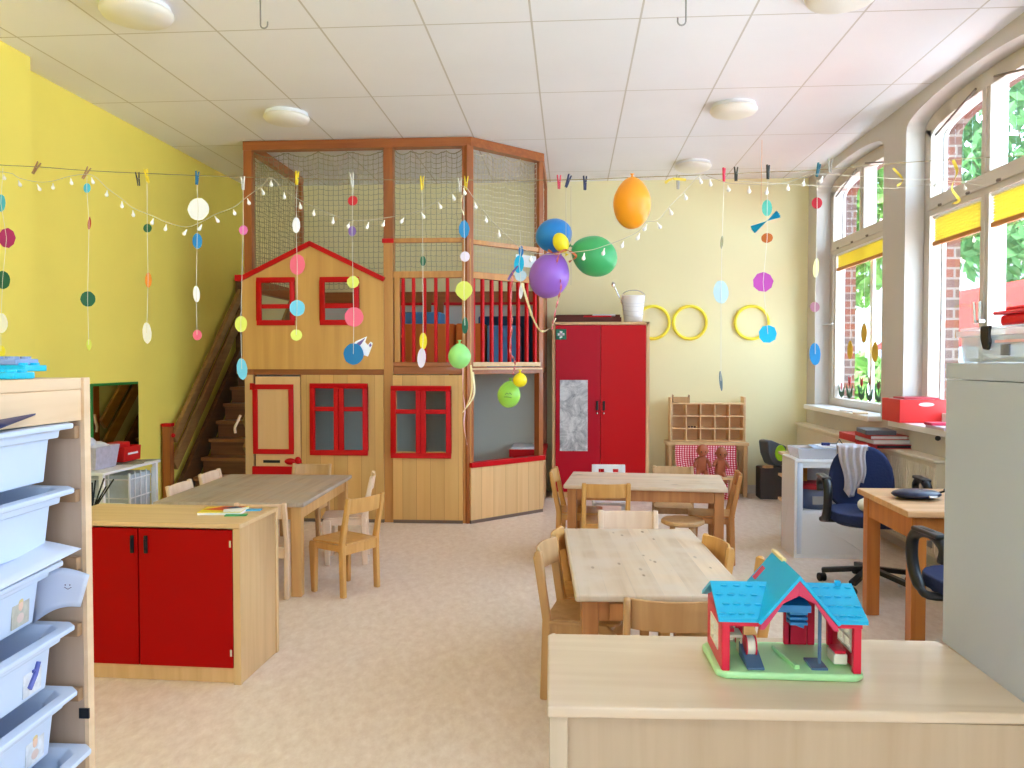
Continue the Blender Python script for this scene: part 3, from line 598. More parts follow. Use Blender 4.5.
MB().tube([(math.cos(a) * .122, -.02, .27 + .07 * math.sin(a)) for a in [k * PI / 10 for k in range(11)]], .005, 6).build('bail', chrome, bk)
tag(MB().tube([(0, 0, .02), (-.16, -.02, .36)], .007, 6).ball((-.175, -.02, .385), (.022, .02, .03), 8, 6).build('ladle', chrome, loc=(.62, 8.78, 1.88)), 'metal ladle sticking out of the white bucket', 'ladle')
# rings on the wall
for u in (653, 690, 752):
    p = at(u, 322.5, 9.05)
    lb = {653: 'yellow plastic hoop on the back wall, nearest the red cupboard', 690: 'yellow plastic hoop on the back wall, middle of the three', 752: 'yellow plastic hoop on the back wall, apart on the right'}[u]
    tag(MB().tube([(math.cos(a) * .178, 0, math.sin(a) * .178) for a in [k * PI / 24 for k in range(48)]], .017, 8, closed=True).build('hoop', mat('hoop_yellow', rgb(252, 234, 70), .35), loc=(p.x, 9.058, p.z), smooth=True), lb, 'hoop', 'yellow hoops on the wall')
# pigeonholes and doll table
pg = empty('pigeonhole_shelf', 'wooden pigeonhole shelf with fifteen compartments on a small table', 'shelf', (1.465, 8.92, .585))
b = MB(); W_ = .76
for i in range(6): x = -.38 + i * W_ / 5; b.box(x - .006, x + .006, -.07, .12, 0, .41)
for j in range(4): z = .0 + j * .4 / 3; b.box(-.38, .38, -.07, .12, z, z + .012)
b.box(-.386, .386, .11, .12, 0, .41).box(-.398, -.38, -.07, .12, 0, .47).box(.38, .398, -.07, .12, 0, .48)
b.build('body', wood('beech_bright', rgb(244, 208, 158), rgb(232, 190, 138), 'X'), pg, bevel=.001)
tg = empty('toy_crib', 'tiny wooden box with raised corners on top of the pigeonhole shelf', 'box', (1.187, 8.93, 1.0))
b = MB().box(-.09, .09, -.05, .05, 0, .01).box(-.09, .09, -.05, -.042, 0, .06).box(-.09, .09, .042, .05, 0, .06).box(-.09, -.082, -.05, .05, 0, .085).box(.082, .09, -.05, .05, 0, .085); b.build('body', tanw, tg, bevel=.002)
tag(MB().ball((0, 0, .01), .011, 8, 6).ball((.03, 0, .01), .011, 8, 6).ball((.06, .0, .009), .011, 8, 6).build('acorn', mat('dark_brown', rgb(70, 35, 25), .5), loc=(1.27, 8.88, .731)), 'dark little acorns in the second compartment of the middle row', 'nut')
dt = empty('side_table', 'narrow wooden table carrying the pigeonhole shelf', 'table', (1.455, 8.9, 0))
MB().box(-.43, .43, -.13, .17, .55, .583).build('tabletop', beechX, dt, bevel=.004)
MB().box(-.41, .41, -.1, -.08, .50, .55).build('apron', tanw, dt)
for sx in (-.395, .395):
    for sy in (-.10, .14): MB().box(sx - .022, sx + .022, sy - .02, sy + .02, 0, .55).build('leg', tanw, dt, bevel=.003)
def checkmat():
    m = bpy.data.materials.new('red_gingham'); m.use_nodes = True; nt = m.node_tree; L = nt.links.new; b = nt.nodes['Principled BSDF']
    tc = N(nt, 'ShaderNodeTexCoord'); c = N(nt, 'ShaderNodeTexChecker'); c.inputs['Scale'].default_value = 50; L(tc.outputs['UV'], c.inputs[0])
    sp = N(nt, 'ShaderNodeSeparateXYZ'); L(tc.outputs['UV'], sp.inputs[0]); sm = None
    for k in (0, 1):
        a = N(nt, 'ShaderNodeMath', operation='MULTIPLY'); a.inputs[1].default_value = 24; L(sp.outputs[k], a.inputs[0])
        f = N(nt, 'ShaderNodeMath', operation='FRACT'); L(a.outputs[0], f.inputs[0]); g = N(nt, 'ShaderNodeMath', operation='GREATER_THAN'); L(f.outputs[0], g.inputs[0]); g.inputs[1].default_value = .5
        if sm is None: sm = g
        else: s2 = N(nt, 'ShaderNodeMath', operation='ADD'); L(sm.outputs[0], s2.inputs[0]); L(g.outputs[0], s2.inputs[1]); sm = s2
    r = N(nt, 'ShaderNodeValToRGB'); r.color_ramp.interpolation = 'CONSTANT'; e = r.color_ramp.elements
    e[0].color = (*rgb(250, 226, 230), 1); e[1].position = .4; e[1].color = (*rgb(224, 80, 104), 1); e2 = e.new(.9); e2.color = (*rgb(190, 22, 50), 1)
    d2 = N(nt, 'ShaderNodeMath', operation='DIVIDE'); L(sm.outputs[0], d2.inputs[0]); d2.inputs[1].default_value = 2.0
    L(d2.outputs[0], r.inputs[0]); L(r.outputs[0], b.inputs['Base Color']); b.inputs['Roughness'].default_value = .9
    return m
def cloth(name, fn, nu, nv, m, parent=None, th=.003):
    me = bpy.data.meshes.new(name); vs = []; fs = []
    for i in range(nu + 1):
        for j in range(nv + 1): vs.append(tuple(fn(i / nu, j / nv)))
    for i in range(nu):
        for j in range(nv): k = i * (nv + 1) + j; fs.append((k, k + nv + 1, k + nv + 2, k + 1))
    me.from_pydata(vs, [], fs); uv = me.uv_layers.new()
    for p in me.polygons:
        p.use_smooth = True
        for li in p.loop_indices:
            vi = me.loops[li].vertex_index; uv.data[li].uv = ((vi // (nv + 1)) / nu, (vi % (nv + 1)) / nv)
    me.materials.append(m); o = bpy.data.objects.new(name, me); COL.objects.link(o)
    if parent: o.parent = parent
    s = o.modifiers.new('s', 'SOLIDIFY'); s.thickness = th
    return o
gm = checkmat()
tag(cloth('checked_cloth', lambda u, v: (1.11 + .64 * u + .03 * math.sin(v * 5) * (1 - v), 8.77 - .10 * (1 - v) - .018 * math.sin(u * 26) * (1 - v) - (.03 * math.sin(u * 9 + v * 4)) * (1 - v), .555 * v + .04 * (1 - v) + .06 * (1 - v) * math.sin(u * 5)), 50, 30, gm), 'red and white checked cloth hanging under the pigeonhole table', 'cloth')
skin = mat('doll_skin', rgb(178, 100, 68), .45)
def doll(x, y, z, tilt, label, arms):
    me = bpy.data.meshes.new('doll'); 
    V = [(0, 0, .0), (0, 0, .055), (0, 0, .105), (0, -.005, .125), (-.035, 0, .095), (-.062, -.03, .06 + arms), (-.07, -.06, .03 + arms * 1.7), (.035, 0, .095), (.062, -.03, .06 - arms * .3), (.068, -.06, .03 + arms), (-.028, -.01, -.025), (-.038, -.06, -.05), (-.042, -.075, -.10), (.028, -.01, -.025), (.04, -.06, -.05), (.046, -.075, -.10)]
    E_ = [(0, 1), (1, 2), (2, 3), (2, 4), (4, 5), (5, 6), (2, 7), (7, 8), (8, 9), (0, 10), (10, 11), (11, 12), (0, 13), (13, 14), (14, 15)]
    me.from_pydata(V, E_, []); o = bpy.data.objects.new('doll', me); COL.objects.link(o)
    md = o.modifiers.new('k', 'SKIN'); R_ = [.035, .04, .03, .018, .02, .016, .015, .02, .016, .015, .025, .02, .018, .025, .02, .018]
    for i, r in enumerate(R_): me.skin_vertices[0].data[i].radius = (r, r)
    me.skin_vertices[0].data[0].use_root = True
    o.modifiers.new('u', 'SUBSURF').render_levels = 2; me.materials.append(skin)
    o.scale = (1.15,) * 3; o.location = (x, y, z); o.rotation_euler = (tilt, 0, 0); tag(o, label, 'doll', 'dolls')
    h = MB().ball((0, -.01, .175), (.05, .055, .058), 18, 14).ball((0, -.066, .168), (.008, .008, .007), 8, 6).ball((-.05, -.005, .17), (.008, .012, .014), 8, 6).ball((.05, -.005, .17), (.008, .012, .014), 8, 6).ball((0, -.055, .15), (.02, .012, .01), 10, 6).build('head', skin, o, smooth=True)
    MB().ball((-.018, -.058, .18), (.006, .005, .007), 8, 6).ball((.018, -.058, .18), (.006, .005, .007), 8, 6).build('eyes', black, h, smooth=True)
    MB().box(-.011, .011, -.066, -.06, .147, .15).build('mouth', red, h)
doll(1.355, 8.56, .335, .25, 'brown baby doll on the left, leaning on the checked cloth', .0); doll(1.545, 8.56, .315, .3, 'brown baby doll on the right with an arm hanging forward', .02)
for x in (1.43, 1.66): pass
# stand the dolls on a small seat hidden behind the chairs
sb = empty('doll_bench', 'low bench under the checked cloth where the dolls sit', 'bench', (1.45, 8.55, 0))
MB().box(-.24, .24, -.09, .07, .23, .255).build('seat', beechX, sb, bevel=.004)
for sx in (-.2, .2): MB().box(sx - .015, sx + .015, -.07, .05, 0, .23).build('leg', beechZ, sb)
# bin with booster seat
bn = MB().prism([(-.15, -.11), (.15, -.11), (.15, .11), (-.15, .11)], 'Z', 0, .33).build('waste_bin', mat('anthracite', rgb(62, 58, 62), .6), bevel=.01, loc=(2.13, 8.78, 0)); tag(bn, 'dark grey rectangular bin in the back right corner', 'bin')
bs = empty('booster_seat', 'dark grey booster seat with a lime green pad lying on the bin', 'seat', (2.13, 8.78, .335), .35)
MB().prism([(-.12, .28), (-.07, .285), (.11, .22), (.14, .05), (.03, .0), (-.05, .03), (-.10, .14)], 'Y', -.09, .09).build('shell', mat('slate', rgb(78, 86, 98), .5), bs, bevel=.02, seg=3)
p_ = MB(); disc(p_, Vector((.03, -.096, .15)), .062, .085, .014, 20, 0); p_.build('pad', mat('lime', rgb(170, 215, 40), .5), bs, bevel=.003)
MB().box(-.16, -.07, -.12, -.06, .0, .025).build('toy_block', tanw, bs)
# ================================================================== TABLES
topm = {}
def ttop(ax, kn, c1, c2, wear, nm): return wood(nm, c1, c2, ax, rough=.5, planks=.105, pax='X' if ax == 'Y' else 'Y', seam=rgb(192, 170, 148), knots=kn, wear=wear, scale=.8)
tA = ttop('Y', 0, rgb(160, 136, 114), rgb(196, 174, 152), rgb(176, 164, 154), 'table_top_grey'); tB = ttop('X', 10, rgb(226, 200, 172), rgb(204, 172, 140), rgb(214, 194, 174), 'table_top_worn'); tC = ttop('Y', 14, rgb(224, 200, 172), rgb(200, 170, 138), rgb(210, 192, 174), 'table_top_knotty')
def table(x, y, rz, w, d, h, tm, lm, label, leg=.065, drawer=False, tt=.028):
    t = empty('dining_table', label, 'table', (x, y, 0), rz, 'low wooden tables')
    MB().box(-w / 2, w / 2, -d / 2, d / 2, h - tt, h).build('tabletop', tm, t, bevel=.008)
    i = .035
    b = MB(); a0, a1 = h - tt - .08, h - tt
    b.box(-w / 2 + i + .01, w / 2 - i - .01, -d / 2 + i, -d / 2 + i + .022, a0, a1).box(-w / 2 + i + .01, w / 2 - i - .01, d / 2 - i - .022, d / 2 - i, a0, a1).box(-w / 2 + i, -w / 2 + i + .022, -d / 2 + i, d / 2 - i, a0, a1).box(w / 2 - i - .022, w / 2 - i, -d / 2 + i, d / 2 - i, a0, a1)
    b.build('apron', lm, t)
    for sx in (-1, 1):
        for sy in (-1, 1):
            cx, cy = sx * (w / 2 - i - leg / 2 + .01), sy * (d / 2 - i - leg / 2 + .01)
            MB().box(cx - leg / 2, cx + leg / 2, cy - leg / 2, cy + leg / 2, 0, h - tt).build('leg', lm, t, bevel=.005)
    if drawer:
        d_ = MB().box(-w / 2 + .13, w / 2 - .13, -d / 2 + .022, -d / 2 + .034, a0 + .005, a1 - .01).build('drawer', lm, t, bevel=.003)
        MB().ball((-.06, -d / 2 + .012, (a0 + a1) / 2), .013, 10, 8).build('knob', black, d_, smooth=True)
    return t
lgA = wood('table_leg_golden', rgb(222, 176, 112), rgb(202, 150, 86), 'Z'); lgB = wood('table_leg_orange', rgb(190, 128, 70), rgb(160, 98, 48), 'Z')
table(-2.11, 5.44, .03, .94, 1.24, .585, tA, lgA, 'wooden table with greyed plank top in front of the playhouse door')
table(.54, 5.98, -.10, 1.12, .70, .585, tB, lgB, 'wooden table with pale worn top in front of the red cupboard', drawer=False)
table(.32, 3.66, .045, .66, 1.22, .575, tC, lgB, 'wooden table with knotty planks nearest the toy house', drawer=True)
# ================================================================== CHAIRS
def chair(m, label, loc, rz, s=1., style=0, bh=.10):
    """sitter faces -Y; back at +Y"""
    t = empty('chair', label, 'chair', loc, rz, 'small wooden nursery chairs'); t.scale = (s, s, s)
    w = .155; sh = .345; bt = .64
    if style == 0:
        for sx in (-1, 1):
            x = sx * w
            MB().prism([(.115, 0), (.155, 0), (.145, sh), (.20, bt), (.172, bt + .003), (.105, sh), ], 'X', x - .016, x + .016).build('leg', m, t, bevel=.008, seg=3)
            MB().prism([(-.15, 0), (-.115, 0), (-.105, sh - .04), (-.11, sh - .01), (-.165, sh - .01), (-.17, sh - .05)], 'X', x - .016 - sx * .004, x + .016 - sx * .004).build('leg', m, t, bevel=.008, seg=3)
        n = 10; out = []
        for i in range(n + 1):
            a = (i / n - .5); out.append((a * (2 * w - .03), .188 + .022 * (1 - (2 * a) ** 2)))
        b = MB(); poly = out + [(x, y - .012) for x, y in out[::-1]]
        Mt = Matrix.Translation((0, 0, 0)) @ Matrix.Identity(4)
        b.prism(poly, 'Z', bt - bh - .005, bt - .005); o = b.build('backrest', m, t, bevel=.004)
        for v in o.data.vertices: v.co.y -= (bt - v.co.z) * .16
    else:   # bent plywood style: posts bend forward into the backrest
        for sx in (-1, 1):
            x = sx * w
            MB().prism([(.13, 0), (.165, 0), (.155, sh), (.195, bt - .03), (.185, bt), (.16, bt), (.155, bt - .03), (.115, sh)], 'X', x - .011, x + .011).build('leg', m, t, bevel=.009, seg=3)
            MB().prism([(-.16, 0), (-.125, 0), (-.11, sh - .045), (-.06, sh - .018), (.13, sh - .018), (.13, sh), (-.12, sh), (-.165, sh - .04)], 'X', x - .013, x + .013).build('leg', m, t, bevel=.008, seg=3)
        n = 12; out = []
        for i in range(n + 1):
            a = (i / n - .5) * 2; out.append((a * (w + .004), .165 + .045 * (1 - abs(a) ** 2.5)))
        poly = out + [(x * .96, y - .011) for x, y in out[::-1]]
        b = MB(); b.prism(poly, 'Z', bt - bh - .02, bt - .004); o = b.build('backrest', m, t, bevel=.004)
        for v in o.data.vertices: v.co.y -= (bt - v.co.z) * .13
    poly = []
    for i in range(9): a = PI + PI / 2 * i / 8; poly.append((-.10 + .055 * math.cos(a), -.12 + .055 * math.sin(a)))
    for i in range(9): a = PI * 1.5 + PI / 2 * i / 8; poly.append((.10 + .055 * math.cos(a), -.12 + .055 * math.sin(a)))
    poly += [(.14, .15), (-.14, .15)]
    MB().prism(poly, 'Z', sh - .012, sh + .002).build('seat', m, t, bevel=.004)
    b = MB(); b.box(-w + .01, w - .01, .122, .14, sh - .075, sh - .012).box(-w + .01, w - .01, -.14, -.122, sh - .055, sh - .012)
    b.box(-w - .002, -w + .014, -.12, .125, sh - .055, sh - .013).box(w - .014, w + .002, -.12, .125, sh - .055, sh - .013)
    b.build('seat_frame', m, t, bevel=.002)
    return t
def face(dx, dy): return math.atan2(dy, dx) + PI / 2      # turn so that -Y points along (dx,dy)
chair(golden, 'golden wooden chair standing apart at the near right corner of the greyed table', (-1.425, 5.05, 0), face(-.85, .48), .96)
chair(palew, 'pale wooden chair with a high slatted back behind the golden chair', (-1.62, 5.80, 0), face(-1, -.2), .98)
chair(tanw, 'light wooden chair at the far end of the greyed table, against the playhouse', (-2.12, 6.36, 0), face(0, -1), .95)
chair(palew, 'pale pinkish chair partly hidden behind the low red cabinet', (-1.868, 4.93, 0), face(-.03, 1), .93)
chair(palew, 'pale chair on the left of the greyed table, its back nearest the low red cabinet', (-2.42, 5.24, 0), face(1, .02), 1.0)
chair(palew, 'pale chair on the left of the greyed table, its back nearest the stairs', (-2.46, 5.79, 0), face(1, .02), 1.0)
chair(golden, 'golden wooden chair at the left end of the table before the red cupboard', (.055, 6.07, 0), face(1, -.1), 1.0)
chair(golden, 'golden wooden chair in front of the red cupboard table, its back to the camera', (.235, 5.72, 0), face(-.03, 1), .97)
chair(tanw, 'light wooden chair behind the table, before the pigeonhole shelf', (.80, 6.42, 0), face(-.1, -1), .95)
chair(orangew, 'orange-toned wooden chair at the right end of the table before the cupboard', (1.03, 6.01, 0), face(-1, .12), 1.0)
chair(tanw, 'bentwood chair at the left of the knotty table, nearer the counter', (.06, 3.58, 0), face(1, -.18), 1.0, 1)
chair(golden, 'bentwood chair at the left of the knotty table, farther from the counter', (.10, 3.99, 0), face(1, -.08), .95, 1)
chair(palew, 'light chair at the far end of the knotty table with a broad pale back', (.32, 4.36, 0), face(.02, -1), .97, 0, .105)
chair(golden, 'curved-back chair on the right side of the knotty table', (.515, 3.78, 0), face(-1, -.2), .97, 1)
chair(golden, 'chair on the right of the knotty table seen behind the toy house roof', (.60, 3.30, 0), face(-1, .1), 1.0, 1)
chair(tanw, 'brown bentwood chair at the near end of the knotty table, behind the counter', (.345, 2.88, 0), face(-.02, 1), 1.045, 1, .085)
# white chair
wc = empty('chair', 'white painted chair with slots in the back, before the red cupboard doors', 'chair', (.305, 6.52, 0), 0, 'small wooden nursery chairs')
for sx in (-.12, .12):
    MB().box(sx - .014, sx + .014, .10, .13, 0, .61).build('leg', whitew, wc, bevel=.005); MB().box(sx - .014, sx + .014, -.13, -.10, 0, .32).build('leg', whitew, wc, bevel=.005)
MB().box(-.13, .13, -.14, .13, .32, .34).build('seat', whitew, wc, bevel=.005)
MB().box(-.12, .12, .105, .125, .575, .61).box(-.12, .12, .105, .125, .48, .545).box(-.035, .035, .105, .125, .545, .575).box(-.12, -.08, .105, .125, .545, .575).box(.08, .12, .105, .125, .545, .575).build('backrest', whitew, wc, bevel=.002)
stl = empty('stool', 'round wooden stool between the two right-hand tables', 'stool', (.765, 5.62, 0))
MB().lathe([(0, .335), (.13, .335), (.148, .345), (.148, .36), (.14, .368), (0, .368)], 32).build('seat', tanw, stl, smooth=False)
for a in (.6, 2.17, 3.74, 5.3): MB().tube([(math.cos(a) * .095, math.sin(a) * .095, .336), (math.cos(a) * .12, math.sin(a) * .12, 0)], .016, 10).build('leg', tanw, stl, smooth=True)
# ================================================================== LOW RED CABINET
rc = empty('low_cabinet', 'low beech cabinet with two dark red doors and black handles, on the left', 'cabinet', (-1.93, 3.74, 0), -.03)
b = MB(); w, d, h = .465, .215, .725
b.box(-w, -w + .022, -d, d, 0, h - .022).box(w - .022, w, -d + .0, d, 0, h - .022).box(-w, w, d - .012, d, 0, h - .022).box(-w + .022, w - .022, -d + .02, -d + .035, 0, .065).box(-w + .022, w - .022, -d + .01, d, .065, .08)
b.box(w - .03, w + .0035, -d - .003, -d + .02, 0, h - .022).box(w - .01, w + .006, d - .025, d + .003, 0, h - .022)
b.build('body', beechZ, rc, bevel=.002)
MB().box(-w - .003, w + .006, -d - .008, d + .005, h - .022, h).build('worktop', beechX, rc, bevel=.004)
rdm = mat('deep_red_laminate', rgb(166, 0, 2), .45, spec=.12, noise=.04, nscale=3)
for x0, x1, hx in ((-w + .024, -.012, -.035), (-.006, w - .033, .03)):
    dr = MB().box(x0, x1, -d - .004, -d + .012, .075, h - .03).build('door', rdm, rc, bevel=.002)
    MB().box(hx - .008, hx + .008, -d - .014, -d - .004, .585, .665).box(hx - .004, hx + .004, -d - .022, -d - .012, .60, .65).build('handle', black, dr, bevel=.003)
for z in (.13, .62): MB().box(w - .045, w - .036, -d - .007, -d, z, z + .03).build('hinge', chrome, rc)
bkk = empty('picture_book', 'thin children book with a red, yellow and green cover on the low red cabinet', 'book', (-1.66, 3.78, .725), .12)
MB().box(-.10, .10, -.075, .075, 0, .012).build('pages', white, bkk, bevel=.001)
MB().box(-.101, .101, -.076, .076, .012, .014).build('cover', mat('book_yellow', rgb(244, 222, 60), .3), bkk)
MB().prism([(-.10, -.0), (-.02, .075), (.09, .075), (.02, -.03)], 'Z', .014, .0145).build('cover_art', mat('book_red', rgb(214, 60, 40), .3), bkk)
MB().prism([(.0, .0), (.10, .05), (.10, -.07), (.02, -.076)], 'Z', .0145, .015).build('cover_art', white, bkk); MB().prism([(-.02, .03), (.04, .07), (.08, .03), (.03, .015)], 'Z', .015, .0155).build('cover_art', mat('book_navy', rgb(20, 60, 100), .3), bkk)
tag(MB().box(-.05, .05, -.02, .02, 0, .004).build('card', mat('card_green', rgb(40, 150, 80), .4), loc=(-1.565, 3.70, .726), rot=(0, 0, .2)), 'green paper strip beside the book on the low cabinet', 'card')
tag(MB().prism([(-.05, 0), (.0, .02), (.05, .015), (.045, -.015), (-.02, -.02)], 'Z', 0, .006).build('plastic_shape', mat('shape_blue', rgb(80, 176, 224), .3), loc=(-1.545, 3.83, .726), rot=(0, 0, .2)), 'light blue plastic shape at the back right of the low cabinet', 'toy')
tag(MB().tube([(math.cos(a) * .035, 0, .037 + math.sin(a) * .035) for a in [k * PI / 8 for k in range(16)]], .009, 8, closed=True).build('toy_ring', mat('toy_orange', rgb(240, 80, 40), .4), loc=(-1.70, 4.42, .009 - .0), rot=(0, 0, .5), smooth=True), 'orange toy ring on the floor beside the pale chair leg', 'toy')
# ================================================================== LEFT WALL CORNER: mirror, white table and clutter
mi = empty('mirror', 'green framed mirror on the yellow wall reflecting the stairs', 'mirror', (XL, 6.36, .65))
MB().box(.0, .012, -.37, .32, .0, .625).build('frame', mat('mirror_green', rgb(30, 120, 45), .5), mi, bevel=.004)
MB().box(.012, .014, -.345, .308, .02, .605).build('glass', mat('mirror_silver', (.55, .5, .45), .02, metal=1), mi)
wt = empty('side_table', 'white table with a cloth under the mirror', 'table', (-3.42, 5.78, 0))
MB().box(-.22, .22, -.42, .36, .66, .68).build('tabletop', whitew, wt, bevel=.004)
for sx in (-.19, .19):
    for sy in (-.39, .33): MB().box(sx - .015, sx + .015, sy - .015, sy + .015, 0, .66).build('leg', whitew, wt)
tag(cloth('newspaper', lambda u, v: (-3.62 + .40 * u + .02 * math.sin(v * 9), 5.80 + .38 * v, .684 + .004 * math.sin(u * 9) - (.05 * max(0, v - .8) * 5) ** 1.3 * .5 + .012 * math.sin(u * 14) * max(0, v - .75)), 20, 16, mat('newsprint', rgb(150, 148, 132), .8, noise=.45, nscale=25)), 'crumpled patterned paper under the red box on the white table', 'paper')
wd = empty('wire_basket_drawers', 'white wire basket drawers under the white table', 'drawers', (-3.42, 6.03, 0))
b = MB()
for z in (.15, .29, .43, .57):
    b.tube([(.16, -.24, z), (.16, .09, z)], .006, 5).tube([(-.16, -.24, z), (.16, -.24, z)], .006, 5).tube([(-.16, .09, z), (.16, .09, z)], .006, 5)
for y in (-.24, -.16, -.08, 0, .09): b.tube([(.16, y, 0), (.16, y, .62)], .005 if -.2 < y < .05 else .01, 5)
for x in (-.16, 0): b.tube([(x, -.24, 0), (x, -.24, .62)], .006, 5)
b.build('frame', whitew, wd); MB().box(-.15, .15, -.23, .08, .03, .60).build('basket_contents', mat('translucent_grey', rgb(196, 204, 212), .4, noise=.2, nscale=10), wd)
def openbox(b, x0, x1, y0, y1, z0, z1, t=.004, taper=0, mi=0):
    """thin-walled open tray, narrower at the bottom by taper"""
    def ring(x0, x1, y0, y1, z): return [(x0, y0, z), (x1, y0, z), (x1, y1, z), (x0, y1, z)]
    k = taper
    v = ring(x0 + k, x1 - k, y0 + k, y1 - k, z0) + ring(x0, x1, y0, y1, z1) + ring(x0 + t, x1 - t, y0 + t, y1 - t, z1) + ring(x0 + k + t, x1 - k - t, y0 + k + t, y1 - k - t, z0 + t)
    f = [(0, 1, 2, 3)]
    for a in (0, 4, 8): f += [(a + i, a + (i + 1) % 4, a + 4 + (i + 1) % 4, a + 4 + i) for i in range(4)]
    f += [(12, 13, 14, 15)]
    return b.add(v, f, mi)
tb = empty('plastic_tub', 'clear grey plastic tub with crumpled paper, left of the red box', 'tub', (-3.43, 5.62, .682))
openbox(MB(), -.12, .12, -.16, .14, 0, .16, .005, .02).build('body', mat('milky_lilac', rgb(190, 184, 200), .35, noise=.15, nscale=30), tb, bevel=.004)
MB().ball((0, .02, .13), (.10, .12, .06), 12, 8).ball((-.03, -.05, .18), (.07, .08, .05), 10, 8).build('tub_contents', mat('lilac_paper', rgb(206, 204, 214), .7, bump=.8, nscale=20), tb)
rb = empty('red_box', 'small red box with a white stripe on the white table', 'box', (-3.43, 5.99, .69))
openbox(MB(), -.09, .09, -.12, .12, 0, .11, .006, .004).build('body', mat('box_red', rgb(206, 20, 24), .4), rb, bevel=.003); MB().box(.09, .092, -.07, .07, .05, .065).build('stripe', white, rb)
MB().box(-.085, .02, -.10, .09, .09, .14).build('contents', MC['box_red'], rb, bevel=.01)
jr = empty('brush_jar', 'jar of dark paint brushes behind the low red cabinet', 'jar', (-3.0, 4.75, 0))
MB().box(-.16, .22, -.14, .14, 0, .56).build('stand', greyin, jr, bevel=.004)
MB().lathe([(0, .56), (.04, .56), (.045, .65), (.04, .65), (.036, .57), (0, .57)], 16).build('jar', mat('orange_jar', rgb(206, 140, 60), .4), jr)
rd = random.Random(3)
for k in range(7):
    a = rd.uniform(-.9, .9); MB().tube([(.1 + .02 * a, 0, .56), (.1 + .13 * a + .05, rd.uniform(-.04, .04), .56 + rd.uniform(.12, .2))], .005, 5).build('brush', black, jr)
MB().box(-.05, .03, -.05, -.02, .64, .66).build('lid', mat('cobalt', rgb(30, 70, 180), .4), jr)
# ================================================================== SHELF WITH TRAYS (left foreground)
XS = -.95
sf = empty('tray_shelf', 'pale pine shelf frame holding the white plastic trays in the left foreground', 'shelf', (-1.12, 1.2, 0))
def SF(b, name, m, **k): o = b.build(name, m, sf, **k); o.matrix_parent_inverse = Matrix.Translation((1.12, -1.2, 0)); return o
pinep = wood('pine_pale_y', rgb(238, 206, 168), rgb(222, 184, 142), 'Y', scale=.8); pinez = wood('pine_shaded_z', rgb(204, 176, 152), rgb(186, 156, 130), 'Z', scale=.8)  # second pine is a darker copy: shade on the panels put into its colour
for y0, nm in ((1.515, 'side_panel'), (.62, 'side_panel')):
    b = MB(); b.box(-1.38, -1.10, y0, y0 + .02, 0, 1.385).box(-1.10, XS, y0, y0 + .02, 0, 1.385); SF(b, nm, pinez, bevel=.002)
    MB and SF(MB().box(XS - .0, XS + .008, y0, y0 + .02, 0, 1.418), 'edge_band', pinep)
SF(MB().box(-1.40, XS + .004, .60, 1.515, 1.395, 1.418), 'top_board', pinep, bevel=.003); SF(MB().box(XS - .02, XS + .003, .64, 1.515, 1.335, 1.395), 'fascia', pinep, bevel=.002)
SF(MB().box(-1.40, -1.39, .62, 1.535, 0, 1.4), 'back_panel', pinez)
ZR = [1.335, 1.212, 1.08, .95, .823, .706]
for z in ZR: SF(MB().box(-1.37, XS - .002, 1.500, 1.515, z - .035, z - .01), 'runner', wood('runner_wood', rgb(172, 134, 98), rgb(152, 114, 78), 'X'), bevel=.002)
SF(MB().box(-.96, -.94, 1.512, 1.516, .75, .77), 'screw_hole', black)
traym = mat('tray_white', rgb(206, 218, 240), .35, spec=.4)
def label_card(parent, x, y, z, k, name='photo_label'):
    bgc = [rgb(196, 190, 176), rgb(226, 228, 234), rgb(216, 206, 200)][k % 3]
    c = MB().box(x, x + .0012, y - .028, y + .028, z - .033, z + .033).build(name, mat('photo_bg%d' % k, bgc, .35, noise=.25, nscale=60), parent)
    if k == 1: MB().tube([(x + .002, y - .012, z - .02), (x + .002, y + .006, z + .0), (x + .002, y + .015, z + .02)], .006, 6).tube([(x + .002, y - .002, z + .008), (x + .002, y + .016, z + .008)], .003, 5).build('photo_print', mat('photo_blue', rgb(90, 96, 170), .4), c)
    else:
        MB().ball((x + .001, y, z + .004), (.0012, .008, .010), 12, 8).build('photo_face', mat('photo_skin', rgb(236, 196, 172), .5), c)
        MB().ball((x + .0005, y, z + .012), (.0015, .010, .007), 12, 8).build('photo_hair', mat('photo_blond', rgb(222, 196, 140), .5), c)
        MB().ball((x + .0005, y, z - .018), (.0012, .015, .011), 12, 8).build('photo_body', mat('photo_shirt%d' % (k // 2), [rgb(222, 196, 186), rgb(150, 156, 196)][k // 2 % 2], .5), c)
